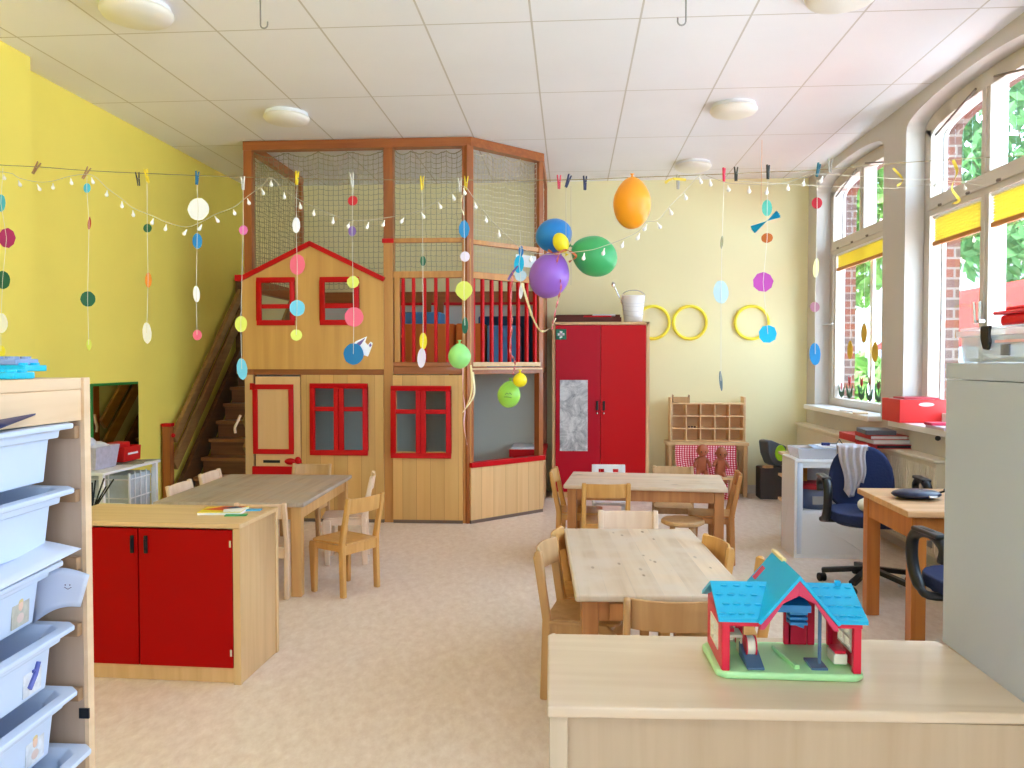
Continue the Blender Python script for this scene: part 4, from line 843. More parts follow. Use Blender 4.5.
def tray(k, z, dx, dy, rz, tilt, kind, label):
    t = empty('plastic_tray', label, 'tray', (XS - .21 + dx, 1.345 + dy, z), rz, 'white plastic trays'); t.rotation_euler = (0, tilt, rz)
    hx, hy, d = .21, .148, .108
    b = MB()
    def ring(x, y, zz): 
        c = .02; return [(x - c, -y, zz), (x, -y + c, zz), (x, y - c, zz), (x - c, y, zz), (-x + c, y, zz), (-x, y - c, zz), (-x, -y + c, zz), (-x + c, -y, zz)]
    R_ = [ring(hx - .035, hy - .035, -d), ring(hx - .03, hy - .03, -.028), ring(hx - .018, hy - .018, -.027), ring(hx - .017, hy - .016, -.012), ring(hx, hy, -.010), ring(hx, hy, 0), ring(hx - .022, hy - .022, 0), ring(hx - .037, hy - .034, -.02), ring(hx - .04, hy - .04, -d + .004)]
    v = [p for r in R_ for p in r]; f = [tuple(range(8)), tuple(range(64, 72))]
    for i in range(8): f += [(i * 8 + j, i * 8 + (j + 1) % 8, i * 8 + 8 + (j + 1) % 8, i * 8 + 8 + j) for j in range(8)]
    b.add(v, f); b.build('body', traym, t, bevel=.003)
    if kind is not None: label_card(t, hx - .033 + .0, .045, -.066, kind)
    return t
T0 = tray(0, ZR[0] + .004, .02, -.01, .06, .03, None, 'white plastic tray at the top of the shelf, under the pine board')
T1 = tray(1, ZR[1] + .004, .02, -.01, .06, .03, None, 'white plastic tray second from the top, without a photo')
T2 = tray(2, ZR[2] + .003, .01, -.03, .12, .05, 0, 'white plastic tray third from the top, with paper sticking out above it')
T3 = tray(3, ZR[3] + .004, .02, -.015, .08, .03, 1, 'white plastic tray fourth from the top, with a blue drawing label')
T4 = tray(4, ZR[4] + .004, .02, -.01, .07, .03, 4, 'white plastic tray fifth from the top, with a photo of a blond child')
T5 = tray(5, ZR[5] + .004, .04, .0, .07, .03, None, 'lowest white plastic tray visible at the bottom left edge')
folder = mat('navy_folder', rgb(40, 44, 90), .4)
def sheet(name, pts, th, m, lb, cat): # a slightly bent card given by 4 corners
    A, B, C_, D = map(Vector, pts)
    def fn(u, v): return (A * (1 - u) + B * u) * (1 - v) + (D * (1 - u) + C_ * u) * v + Vector((0, 0, .012 * math.sin(PI * u)))
    return tag(cloth(name, fn, 12, 6, m, th=th), lb, cat)
sheet('folder', [(-1.20, 1.22, 1.335), (-.90, 1.22, 1.345), (-.965, 1.44, 1.362), (-1.18, 1.45, 1.345)], .003, folder, 'dark blue folder lying in the top tray', 'folder')
sheet('paper_sheet', [(-1.18, 1.20, 1.092), (-.92, 1.20, 1.077), (-.905, 1.44, 1.103), (-1.16, 1.46, 1.112)], .0015, mat('paper_bluish', rgb(214, 220, 238), .5), 'white paper with little drawings sticking out over the third tray', 'paper')
sheet('drawing', [(-1.02, 1.466, .95), (-.925, 1.466, .985), (-.905, 1.464, 1.047), (-1.02, 1.466, 1.047)], .0015, MC['paper_bluish'], 'white sheet with a small smiling face hanging out between the third and fourth trays', 'paper')
sm = MB().ball((0, 0, 0), (.0008, .0014, .0014), 6, 4).ball((0, .009, .0), (.0008, .0014, .0014), 6, 4).tube([(0, -.002, -.004), (0, .005, -.008), (0, .012, -.004)], .0007, 4).build('drawn_face', mat('pencil_violet', rgb(110, 90, 120), .6), bpy.data.objects['drawing']); sm.location = (-.95, 1.460, 1.028); sm.rotation_euler = (0, 0, -PI / 2)
# building-brick plates on the shelf
def bricks(name, x, y, z, rz, nx, ny, m, lb, extra=None):
    t = empty(name, lb, 'toy', (x, y, z), rz, 'toy brick plates'); b = MB(); p = .032
    b.box(-nx * p / 2, nx * p / 2, -ny * p / 2, ny * p / 2, 0, .019); b.build('plate', m, t, bevel=.003)
    s = MB()
    for i in range(nx):
        for j in range(ny): s.lathe([(.0095, .019), (.0095, .026), (.006, .0262), (0, .0262)], 12, ((i - nx / 2 + .5) * p, (j - ny / 2 + .5) * p, 0))
    s.build('studs', m, t); t.scale = (1, 1, .62); return t
cy = mat('brick_cyan', rgb(10, 190, 226), .3); gb = mat('brick_greyblue', rgb(140, 160, 200), .35)
bricks('toy_brick_plate', -1.02, 1.36, 1.4185, .1, 4, 2, cy, 'bright cyan toy brick plate lying on the shelf top near the front')
tt_ = bricks('toy_brick_plate', -1.14, 1.47, 1.4185, .0, 2, 2, gb, 'grey-blue toy brick base under the long cyan plate')
bricks('toy_brick_plate', -1.105, 1.475, 1.4305, -.02, 6, 2, cy, 'long cyan toy brick plate raised on a base at the back of the shelf top')
bricks('toy_brick_plate', -1.09, 1.475, 1.4425, -.02, 4, 2, gb, 'grey-blue toy brick plate on top of the long cyan plate')
# ================================================================== COUNTER
ct = empty('counter', 'beech counter cabinet across the right foreground under the toy house', 'cabinet', (.445, 1.87, 0))
b = MB(); c = .012
b.prism([(-.492, -.236), (.49, -.20), (.482, .205), (.470, .225), (-.495, .21), (-.503, .20)], 'Z', .726, .75); b.build('worktop', wood('counter_top', rgb(222, 200, 172), rgb(210, 184, 152), 'X', rough=.28, coat=.3), ct, bevel=.005)
MB().box(-.48, .47, -.205, -.185, 0, .726).build('back_panel', wood('counter_panel', rgb(196, 172, 142), rgb(184, 158, 126), 'Z'), ct)
MB().box(-.488, -.45, -.222, .20, 0, .726).build('side_panel', wood('counter_stile', rgb(208, 188, 160), rgb(196, 174, 144), 'Z'), ct, bevel=.003); MB().box(.45, .482, -.20, .21, 0, .726).build('side_panel', MC['counter_stile'], ct, bevel=.003); MB().box(-.46, .46, .19, .205, 0, .722).build('front_panel', beechZ, ct)
c2 = empty('counter', 'second beech counter unit under the white shelf, at the far right edge', 'cabinet', (1.36, 1.86, 0))
MB().box(-.418, .5, -.195, .235, .722, .749).build('worktop', wood('counter_top_b', rgb(228, 190, 142), rgb(214, 172, 122), 'X', rough=.3), c2, bevel=.003); MB().box(-.41, .49, -.18, .21, 0, .722).build('body', MC['counter_panel'], c2, bevel=.003)
# white cube shelf standing on it
ws = empty('white_shelf', 'large white shelf unit at the right edge, standing on the second counter unit', 'shelf', (1.292, 1.70, .7495))
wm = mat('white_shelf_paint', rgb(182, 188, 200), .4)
MB().box(-.365, -.327, -.39, .39, .0, .655).build('side_panel', wm, ws, bevel=.001); MB().box(.327, .365, -.39, .39, .0, .655).build('side_panel', wm, ws, bevel=.001)
MB().box(-.3655, .3655, -.391, .391, .657, .695).build('top_board', wm, ws, bevel=.001); MB().box(-.327, .327, -.39, .39, 0, .038).build('bottom_board', wm, ws); MB().box(-.327, .327, .375, .389, .038, .655).build('back_panel', wm, ws); MB().box(-.327, .327, -.01, .01, .038, .655).build('divider', wm, ws)
# clear box on top with a red container on its lid
cbm = mat('clear_plastic', (.80, .87, .97), .12, alpha=.5)
kb = empty('storage_box', 'clear plastic box with a black clip on top of the white shelf', 'box', (1.09, 1.80, 1.4445))
openbox(MB(), -.145, .16, -.28, .262, 0, .066, .003, .006).build('body', cbm, kb, bevel=.003)
MB().box(-.152, .167, -.287, .268, .062, .078).box(-.146, .16, -.28, .262, .078, .084).build('lid', mat('clear_lid', (.86, .9, .98), .12, alpha=.6), kb, bevel=.003)
MB().prism([(.138, .085), (.098, .085), (.102, .06), (.096, .05), (.104, .03), (.126, .032), (.138, .055)], 'X', -.158, -.15).build('clip', black, kb, bevel=.003)
MB().box(-.149, -.146, .03, .065, .018, .042).build('label', mat('label_grey', rgb(120, 122, 130), .5), kb)
MB().box(-.149, -.146, -.14, .09, .046, .052).build('label', mat('label_rose', rgb(238, 190, 190), .5), kb)
MB().prism([(-.13, -.26), (.14, -.26), (.14, .05), (-.13, .10)], 'Z', .004, .014).build('box_contents', mat('teal_content', rgb(60, 150, 150), .5), kb, bevel=.003)
MB().prism([(-.12, -.26), (.14, -.26), (.14, .02), (-.12, -.02)], 'Z', .014, .05).build('box_contents', mat('blue_content', rgb(110, 140, 214), .5), kb, bevel=.01)
MB().box(-.13, .1, .12, .24, .004, .012).build('box_contents', mat('grey_content', rgb(110, 116, 130), .5), kb, bevel=.002)
rl = empty('red_container', 'red plastic container resting on the clear box at the right edge', 'box', (1.10, 1.73, 1.5285))
MB().box(-.13, .13, -.22, .20, 0, .026).build('body', mat('lid_red', rgb(226, 16, 28), .3), rl, bevel=.009, seg=3); MB().box(-.138, .138, -.228, .215, .026, .034).box(-.12, .12, -.21, .195, .034, .044).build('lid', MC['lid_red'], rl, bevel=.004)
MB().box(-.10, -.06, .21, .235, .022, .028).build('tab', MC['lid_red'], rl, bevel=.002)
# ================================================================== TOY HOUSE
th_ = empty('toy_house', 'plastic toy house with bright blue roof and green base on the counter', 'toy', (.482, 1.90, .75), 0)
tg_ = mat('toy_green', rgb(186, 242, 176), .35); tr_ = mat('toy_red', rgb(222, 30, 62), .35); tbl = mat('toy_blue', rgb(10, 178, 226), .35); tpi = mat('toy_pink', rgb(216, 56, 96), .35); twh = mat('toy_cream', rgb(246, 238, 214), .4); tgy = mat('toy_slate', rgb(86, 116, 150), .4); tb2 = mat('toy_midblue', rgb(50, 140, 200), .35)
MB().prism([(-.16, -.08), (-.14, -.098), (.14, -.098), (.16, -.08), (.165, .08), (.145, .11), (-.145, .11), (-.165, .08)], 'Z', 0, .017).build('base', tg_, th_, bevel=.006)
b = MB()
def post_(x, y, w=.017): MB().box(x - w / 2, x + w / 2, y - .007, y + .007, .017, .135).build('post', tr_, th_, bevel=.002)
for x, y in ((-.140, -.085), (.142, -.085), (-.14, .095), (.142, .095), (-.075, .095), (.095, .095), (.04, .095)): post_(x, y)
b.box(-.148, .15, .09, .10, .115, .135).build('lintel', tr_, th_, bevel=.002)
for sx in (-.146, .148):
    w = MB(); w.box(sx - .003, sx + .003, -.085, -.045, .017, .135).box(sx - .003, sx + .003, .045, .095, .017, .135).box(sx - .003, sx + .003, -.045, .045, .017, .05).box(sx - .003, sx + .003, -.045, .045, .105, .135)
    w.prism([(-.085, .130), (.10, .130), (.005, .172)], 'X', sx - .003, sx + .003); wo = w.build('wall', tr_, th_)
    q = MB(); q.box(sx - .005, sx + .005, -.047, .047, .048, .053).box(sx - .005, sx + .005, -.047, .047, .102, .107).box(sx - .005, sx + .005, -.047, -.042, .05, .105).box(sx - .005, sx + .005, .042, .047, .05, .105).box(sx - .005, sx + .005, -.002, .002, .05, .105).box(sx - .005, sx + .005, -.045, .045, .076, .08); q.build('window_frame', twh, wo)
w = MB(); w.box(-.13, -.085, .091, .097, .02, .024).box(-.13, -.085, .091, .097, .07, .074).box(-.13, -.126, .091, .097, .02, .074).box(-.089, -.085, .091, .097, .02, .074).box(-.11, -.106, .091, .097, .02, .074).box(-.13, -.085, .091, .097, .045, .048).build('window_frame', twh, th_)
MB().box(.04, .085, .088, .1, .017, .125).build('door', tr_, th_, bevel=.002)
# main roof, front and rear slopes with tile relief
def slope(x0, x1, y0, z0, y1, z1, nx, nz, name, t0=None, t1=None):
    t0 = x0 if t0 is None else t0; t1 = x1 if t1 is None else t1
    b = MB(); a = Vector((0, y1 - y0, z1 - z0)); l = a.length; nrm_ = Vector((0, -(z1 - z0), y1 - y0)).normalized()
    b.add([(x0, y0, z0), (x1, y0, z0), (t1, y1, z1), (t0, y1, z1)] + [(x, y, z - .008) for x, y, z in ((x0, y0, z0), (x1, y0, z0), (t1, y1, z1), (t0, y1, z1))], [(0, 1, 2, 3), (4, 7, 6, 5), (0, 4, 5, 1), (1, 5, 6, 2), (2, 6, 7, 3), (3, 7, 4, 0)])
    o = b.build(name, tbl, th_); s = MB()
    for i in range(nx):
        for j in range(nz):
            u = (i + .5 + .5 * (j % 2)) / (nx + .5); v = (j + .5) / nz
            s.ball(((x0 + (t0 - x0) * v) * (1 - u) + (x1 + (t1 - x1) * v) * u, y0 + (y1 - y0) * v, z0 + (z1 - z0) * v), (.009, .006, .0022), 8, 4)
    s.build('roof_tile', tbl, o, smooth=True); return o
slope(-.158, -.070, -.100, .136, .012, .189, 4, 4, 'roof', -.158, -.022); slope(.094, .162, -.100, .136, .012, .189, 4, 4, 'roof', .046, .162)
slope(-.158, .162, .13, .132, .012, .189, 1, 1, 'roof')
# cross gable
g0, g1, xr, zr = -.115, .12, .012, .226; hw = .082; ze = .128
for sx in (-1, 1):
    ps = [(xr, zr), (xr + sx * hw, ze), (xr + sx * (hw + .006), ze + .004), (xr, zr + .011)]
    MB().prism(ps if sx > 0 else ps[::-1], 'Y', g0, g1).build('gable_roof', tbl, th_, bevel=.001)
    q = [(xr, zr - .0005), (xr + sx * (hw - .001), ze - .001), (xr + sx * (hw + .002), ze - .012), (xr + sx * (hw - .008), ze - .012), (xr + sx * .034, zr - .052), (xr, zr - .034)]
    MB().prism(q if sx > 0 else q[::-1], 'Y', g0 + .004, g0 + .014).build('gable_trim', tpi, th_, bevel=.001)
MB().box(-.149, -.07, -.096, -.088, .118, .134).box(.094, .151, -.096, -.088, .118, .134).build('fascia', tr_, th_, bevel=.001)
MB().prism([(xr - .05, .140), (xr + .04, .140), (xr + .04, .156), (xr - .05, .156)], 'Y', -.06, .0).build('loft_floor', tb2, th_, bevel=.001)
b = MB().box(xr - .085, xr - .012, .118, .124, .205, .21); 
fl = MB(); fl.add([(xr - .075, .04, .185), (xr - .075, .125, .185), (xr - .0, .125, .236), (xr - .0, .02, .236), (xr - .078, .04, .193), (xr - .078, .125, .193), (xr - .004, .125, .244), (xr - .004, .02, .244)], [(0, 1, 2, 3), (4, 7, 6, 5), (0, 4, 5, 1), (1, 5, 6, 2), (2, 6, 7, 3), (3, 7, 4, 0)]); pass
MB().box(xr - .006, xr + .006, .02, .115, .234, .242).build('ridge_cap', mat('toy_beige', rgb(232, 206, 150), .5), th_, bevel=.002)
MB().bar((xr - .026, .095, .2015), (xr - .050, .095, .1728), .03, .006, up=(-.77, 0, .64)).build('roof_hatch', tpi, th_)
MB().box(.123, .135, .0, .012, .185, .197).build('chimney', tbl, th_, bevel=.002)
b = MB()
for k in range(5): b.box(.022, .062, .0, .03, .140 - k * .012, .147 - k * .012)
b.prism([(.022, .09), (.062, .075), (.062, .15), (.022, .15)], 'Y', .03, .036); b.build('slide', tb2, th_, bevel=.001)
MB().tube([(.075, -.045, .02), (.075, -.045, .15)], .004, 8).box(.05, .085, -.075, -.01, .017, .022).build('pole', tgy, th_)
MB().bar((.0, .06, .021), (.02, -.07, .021), .012, .010).build('divider', tg_, th_, bevel=.002)
w = empty_ = MB().lathe([(0, -.009), (.022, -.009), (.022, .009), (0, .009)], 20, (-.073, -.02, .050), Matrix.Rotation(PI / 2, 4, 'Y')).build('wheel', twh, th_, bevel=.002)
MB().lathe([(0, -.012), (.024, -.012), (.024, -.009), (0, -.009)], 20, (-.073, -.02, .050), Matrix.Rotation(PI / 2, 4, 'Y')).lathe([(0, .009), (.024, .009), (.024, .012), (0, .012)], 20, (-.073, -.02, .050), Matrix.Rotation(PI / 2, 4, 'Y')).build('rim', tr_, w)
MB().prism([(-.085, .017), (.01, .017), (.01, .05), (-.02, .04), (-.085, .022)], 'X', -.092, -.054).build('ramp', tgy, th_, bevel=.002)
MB().box(-.135, -.085, .0, .05, .06, .067).box(-.134, -.13, .0, .05, .017, .06).box(-.09, -.086, .0, .05, .017, .06).build('counter_table', twh, th_, bevel=.001); MB().box(-.118, -.1, .02, .04, .067, .075).build('till', tr_, th_)
MB().box(.105, .135, -.05, .0, .022, .045).build('crate', twh, th_, bevel=.002); MB().box(.108, .132, -.048, -.0, .045, .052).build('crate_filling', tr_, th_, bevel=.002)
# ================================================================== RIGHT SIDE
rad = empty('radiator', 'long cream radiator with a grooved front under the windows', 'radiator', (2.5, 7.3, 0))
cream = mat('radiator_cream', rgb(226, 214, 192), .5)
b = MB().box(-.05, .05, -1.65, 1.72, .12, .76)
for k in range(84): b.box(-.057, -.049, -1.63 + k * .04, -1.608 + k * .04, .15, .73)
b.build('body', cream, rad); MB().box(-.075, .058, -1.67, 1.74, .765, .785).build('cover', mat('radiator_top', rgb(240, 230, 212), .5), rad, bevel=.004)
MB().tube([(-.02, -1.66, .2), (-.02, -1.75, .2), (-.02, -1.75, .0)], .012, 8).build('pipe', cream, rad)
tag(MB().box(-.004, .004, -.05, .05, -.035, .035).box(-.008, -.004, -.012, .012, -.012, .012).build('wall_socket', mat('socket', rgb(150, 150, 145), .5), loc=(2.435, 5.72, .22)), 'grey socket box on the radiator near the floor', 'socket')
cu = empty('cubby', 'low white cubby cabinet with an open compartment, beside the blue office chair', 'cabinet', (1.935, 6.28, 0))
ch = .725; xw = .295; mel = mat('melamine_white', rgb(232, 232, 236), .4)
b = MB(); b.box(-xw, -xw + .02, -.18, .18, 0, ch - .02).box(xw - .02, xw, -.18, .18, 0, ch - .02).box(-xw, xw, -.185, .18, ch - .02, ch).box(-xw + .02, xw - .02, .165, .18, 0, ch - .02)
b.box(-xw + .02, -xw + .06, -.18, -.165, 0, ch - .02).box(-xw + .06, xw - .02, -.18, -.165, 0, .335).box(-xw + .06, xw - .02, -.18, -.165, ch - .06, ch - .02).box(.03, .07, -.18, -.165, .335, ch - .06).box(-xw + .02, xw - .02, -.165, .165, .33, .35).box(-xw, xw, -.185, .18, 0, .03)
b.build('body', mel, cu, bevel=.002)
sw = empty('side_shelf', 'small wooden shelf with two boards behind the white cubby', 'shelf', (1.76, 6.78, 0))
MB().box(.0, .3, .12, .14, 0, .70).build('back_panel', tanw, sw)
for z in (.3, .5, .68): MB().box(-.04, .3, -.12, .12, z, z + .02).build('board', beechX, sw)
MB().box(.0, .02, -.12, .12, 0, .7).build('side_panel', tanw, sw)
tu = empty('storage_tub', 'grey-blue tub with a dark red lid inside the white cubby', 'tub', (1.83, 6.27, .351))
MB().lathe([(0, 0), (.12, 0), (.135, .15), (0, .15)], 24).build('body', mat('tub_slate', rgb(90, 100, 130), .5), tu, smooth=True); MB().lathe([(0, .15), (.145, .15), (.145, .175), (.12, .185), (0, .185)], 24).build('lid', mat('lid_maroon', rgb(170, 30, 40), .45), tu); MB().box(-.05, .05, -.139, -.13, .04, .10).build('label', mat('label_dull', rgb(150, 150, 150), .6), tu)
tag(MB().box(-.05, .05, -.05, .05, 0, .31).build('carton', mat('ochre', rgb(210, 150, 60), .6), loc=(1.745, 6.38, .351)), 'ochre yellow carton inside the white cubby', 'box')
ob = empty('letter_tray', 'clear letter tray full of papers on the white cubby', 'tray', (1.97, 6.28, .726))
openbox(MB(), -.30, .22, -.15, .15, 0, .075, .004, .015).build('body', mat('tray_clear', (.88, .84, .87), .15, alpha=.55, trans=.3), ob)
rd = random.Random(9)
for k in range(6):
    r_ = rd.uniform(-.06, .06); MB().box(-.22, .2, -.13, .13, .006 + k * .008, .010 + k * .008, 0, Matrix.Rotation(r_, 4, 'Z')).build('paper', [white, mat('paper_grey', rgb(206, 208, 214), .5), mat('paper_blue', rgb(180, 200, 228), .5)][k % 3], ob)
for k in range(3): MB().box(-.16 + .05 * k, .27 - .03 * k, -.15, .12, .077 + k * .006, .081 + k * .006, 0, Matrix.Rotation(.12 * (k - 1), 4, 'Z')).build('paper', [MC['paper_blue'], white, MC['paper_grey']][k], ob)
gl = empty('glasses', 'dark glasses lying on the papers on the white cubby', 'glasses', (1.9, 6.2, .822))
MB().box(-.04, .02, -.012, .012, 0, .022).build('lens', mat('navy_item', rgb(24, 34, 90), .4), gl, bevel=.004); MB().tube([(.02, 0, .015), (.08, .03, .01), (.11, .07, .04), (.13, .06, .01)], .004, 5).build('temple', black, gl)
for k, (m_, lb) in enumerate(((mat('binder_black', rgb(44, 44, 52), .5), 'dark binder at the bottom of the pile on the radiator'), (mat('binder_white', rgb(214, 210, 210), .5), 'white binder in the middle of the pile on the radiator'), (mat('binder_red', rgb(196, 34, 40), .5), 'binder with red edges on top of the pile on the radiator'))):
    f_ = empty('ring_binder', lb, 'binder', (2.44, 6.52 + k * .03, .787 + k * .032), .05 - .05 * k)
    MB().box(-.15, .13, -.2, .2, 0, .004).box(-.15, .13, -.2, .2, .026, .030).box(-.15, -.146, -.2, .2, 0, .03).build('cover', mat('binder_red', rgb(196, 34, 40), .5) if k != 1 else m_, f_); MB().box(-.14, .12, -.19, .19, .005, .025).build('pages', white if k != 0 else m_, f_)
tag(MB().box(-.13, .09, -.16, .16, 0, .035).build('folder', mat('folder_grey', rgb(100, 100, 112), .5), bevel=.004, loc=(2.40, 6.55, .884), rot=(0, 0, -.12)), 'grey folder on top of the binders', 'folder')
tag(MB().box(-.06, .10, -.2, .2, 0, .06).build('red_folder', mat('binder_red', rgb(196, 34, 40), .5), bevel=.004, loc=(2.36, 6.98, .787), rot=(0, 0, .0)), 'red folder box on the radiator behind the binder pile', 'folder')
# red box on the sill
rbx = empty('storage_box', 'red box with an oval hand hole on the near window sill', 'box', (2.57, 6.32, .997))
openbox(MB(), -.17, .17, -.17, .17, 0, .17, .008).build('body', mat('box_orange_red', rgb(222, 40, 36), .45), rbx, bevel=.004)
p_ = MB(); disc(p_, Vector((.02, -.171, .135)), .055, .014, .004, 16); p_.build('hand_hole', mat('hole_light', rgb(226, 200, 196), .6), rbx)
MB().box(-.14, .1, -.12, .12, .145, .172).build('books', mat('book_pinkgrey', rgb(205, 170, 175), .5), rbx); MB().box(-.12, .12, -.14, .08, .172, .184).build('books', mat('book_red2', rgb(190, 60, 70), .5), rbx)
tag(MB().box(-.10, .10, -.14, .14, 0, .02).build('notebook', mat('notebook_lilac', rgb(214, 190, 206), .5), bevel=.002, loc=(2.52, 5.62, .996)), 'pale notebook on the near window sill before the red box', 'book')
tag(MB().box(-.08, .08, -.06, .06, 0, .018).build('notebook', mat('notebook_crimson', rgb(206, 50, 80), .5), bevel=.002, loc=(2.49, 5.70, 1.017)), 'small crimson booklet on the pale notebook', 'book')
tag(MB().ball((0, 0, 0), (.02, .015, .018), 10, 8).build('sill_knob', mat('knob_dark', rgb(60, 60, 65), .5), loc=(2.535, 5.83, .915)), 'dark knob under the near window sill', 'knob')
# papers on the far sill
for x, y, r_, lb, m_ in ((2.52, 7.5, .2, 'white paper lying on the far window sill', white), (2.50, 7.25, -.3, 'beige card lying on the far window sill', mat('card_beige', rgb(214, 186, 150), .5))):
    tag(MB().box(-.06, .06, -.12, .12, 0, .012).build('paper', m_, loc=(x, y, .996), rot=(0, .0, r_)), lb, 'paper')
# blinds
bm_ = mat('pleated_yellow', rgb(246, 236, 150), .7)
translucent(bm_, .4)
translucent(cf.data.materials[0], .4); translucent(leafm, .35); translucent(leafd, .35); bw_ = mat('blind_bar', rgb(190, 120, 40), .5)
def blind(y0, y1, z0, z1, label):
    t = empty('pleated_blind', label, 'blind', (2.715, (y0 + y1) / 2, z0), 0, 'yellow pleated blinds'); hw_ = (y1 - y0) / 2; h_ = z1 - z0; n = 9; pf = []
    for i in range(n * 2 + 1): pf.append((-.012 if i % 2 else .006, h_ * i / (2 * n)))
    b = MB(); vs = [(x, s * hw_, z) for s in (-1, 1) for x, z in pf]; k = len(pf)
    b.add(vs, [(i, i + 1, k + i + 1, k + i) for i in range(k - 1)]); o = b.build('fabric', bm_, t); s_ = o.modifiers.new('s', 'SOLIDIFY'); s_.thickness = .0015
    MB().box(-.02, .01, -hw_, hw_, -.025, .004).build('bottom_bar', bw_, t, bevel=.003); MB().box(-.02, .01, -hw_, hw_, h_, h_ + .022).build('head_rail', whitew, t, bevel=.003)
blind(7.06, 8.55, 2.39, 2.515, 'yellow pleated blind across the far arched window'); bpy.data.objects['pleated_blind'].scale = (1, 1, 1)
blind(5.62, 6.34, 2.335, 2.51, 'yellow pleated blind on the left half of the near arched window'); blind(4.77, 5.49, 2.335, 2.51, 'yellow pleated blind at the right edge, on the right half of the near window')
blind(3.13, 3.76, 2.335, 2.51, 'yellow pleated blind outside the frame'); bpy.data.objects.remove(bpy.data.objects['pleated_blind.003'].children[0]); 
for o in list(bpy.data.objects['pleated_blind.003'].children): bpy.data.objects.remove(o)
bpy.data.objects.remove(bpy.data.objects['pleated_blind.003'])
# window stickers: tulips and hanging eggs in the far window
for k, (u, v) in enumerate(((841, 385), (849, 380), (861, 381), (869, 380), (878, 384))):
    d_ = _F + _R * ((u - 512) / FPX) + _U * ((384 - v) / FPX); p = CAM + d_ * ((2.735 - CAM.x) / d_.x)
    t = empty('tulip_sticker', ['pale pink tulip sticker, leftmost on the far window pane', 'tall red tulip sticker, second from the left on the far window', 'red tulip sticker in the middle of the row on the far window', 'brownish tulip sticker right of the middle red one on the far window', 'dark tulip sticker, rightmost on the far window beside the pier'][k], 'sticker', (2.74, p.y, 1.075), 0, 'tulip stickers')
    hh = p.z - 1.075
    for sgn in (-1, 1): MB().prism([(0, 0), (sgn * .075, .03), (sgn * .10, .15), (sgn * .05, .10), (0, .04)], 'X', -.001, .001).build('leaf', mat('tulip_leaf', rgb(30, 84, 50), .5), t)
    MB().box(-.001, .001, -.008, .008, .02, hh - .02).build('stem', MC['tulip_leaf'], t)
    MB().prism([(0, hh - .06), (.035, hh - .03), (.035, hh + .04), (.0, hh + .01), (-.035, hh + .04), (-.035, hh - .03)], 'X', -.001, .001).build('flower', [mat('tulip_pink', rgb(226, 130, 140), .5), mat('tulip_red', rgb(196, 30, 50), .5), mat('tulip_red', rgb(196, 30, 50), .5), mat('tulip_brown', rgb(150, 120, 90), .5), mat('tulip_dark', rgb(90, 50, 50), .5)][k], t)
for (u, v, lb) in ((864, 333, 'highest paper egg hanging in the far window'), (850, 350, 'paper egg hanging at the left in the far window'), (875, 352, 'paper egg hanging at the right in the far window')):
    d_ = _F + _R * ((u - 512) / FPX) + _U * ((384 - v) / FPX); p = CAM + d_ * ((2.65 - CAM.x) / d_.x)
    t = empty('paper_egg', lb, 'decoration', tuple(p), PI / 2, 'paper eggs in the window'); b = MB(); disc(b, Vector((0, 0, 0)), .075, .09, .002, 18, 0, .28); b.build('egg', mat('egg_ochre', rgb(222, 176, 30), .6), t); MB().tube([(0, 0, .09), (0, 0, 2.33 - p.z)], .0012, 4).build('thread', cordm, t)
# ------------------------------------------------------------------ desk
dk = empty('desk', 'higher pine desk with a corner leg beside the office chairs', 'desk', (0, 0, 0))
dm = wood('desk_pine_top', rgb(226, 178, 126), rgb(208, 156, 102), 'X', planks=.12, pax='Y', seam=rgb(190, 140, 90)); dl = wood('desk_pine_leg', rgb(206, 130, 50), rgb(180, 102, 34), 'Z', rough=.35, coat=.2)
MB().prism([(1.645, 4.10), (2.42, 4.08), (2.44, 4.84), (1.655, 4.84)], 'Z', .682, .715).build('tabletop', [dm], dk, bevel=.006)
MB().bar((1.70, 4.15, .62), (1.70, 4.80, .62), .022, .11).bar((1.70, 4.15, .62), (2.38, 4.13, .62), .022, .11).bar((1.70, 4.79, .62), (2.40, 4.79, .62), .022, .11).build('apron', dl, dk)
for x, y in ((1.715, 4.165), (1.72, 4.78), (2.36, 4.15), (2.38, 4.78)): MB().box(x - .036, x + .036, y - .036, y + .036, 0, .682).build('leg', dl, dk, bevel=.004)
cs = empty('electronics_case', 'dark blue case with a cable on the desk', 'case', (1.84, 4.48, .715), .1)
MB().ball((0, 0, .026), (.13, .10, .026), 20, 8).build('body', mat('case_navy', rgb(24, 32, 62), .35), cs, smooth=True); MB().box(.02, .06, -.102, -.094, .02, .03).build('label', white, cs)
MB().tube(smoothpath([(.12, 0, .03), (.17, -.03, .05), (.2, .0, .03), (.17, .03, .04), (.22, .04, .05), (.26, 0, .03), (.22, -.03, .02), (.30, 0, .02)], 5), .006, 6).build('cable', black, cs)
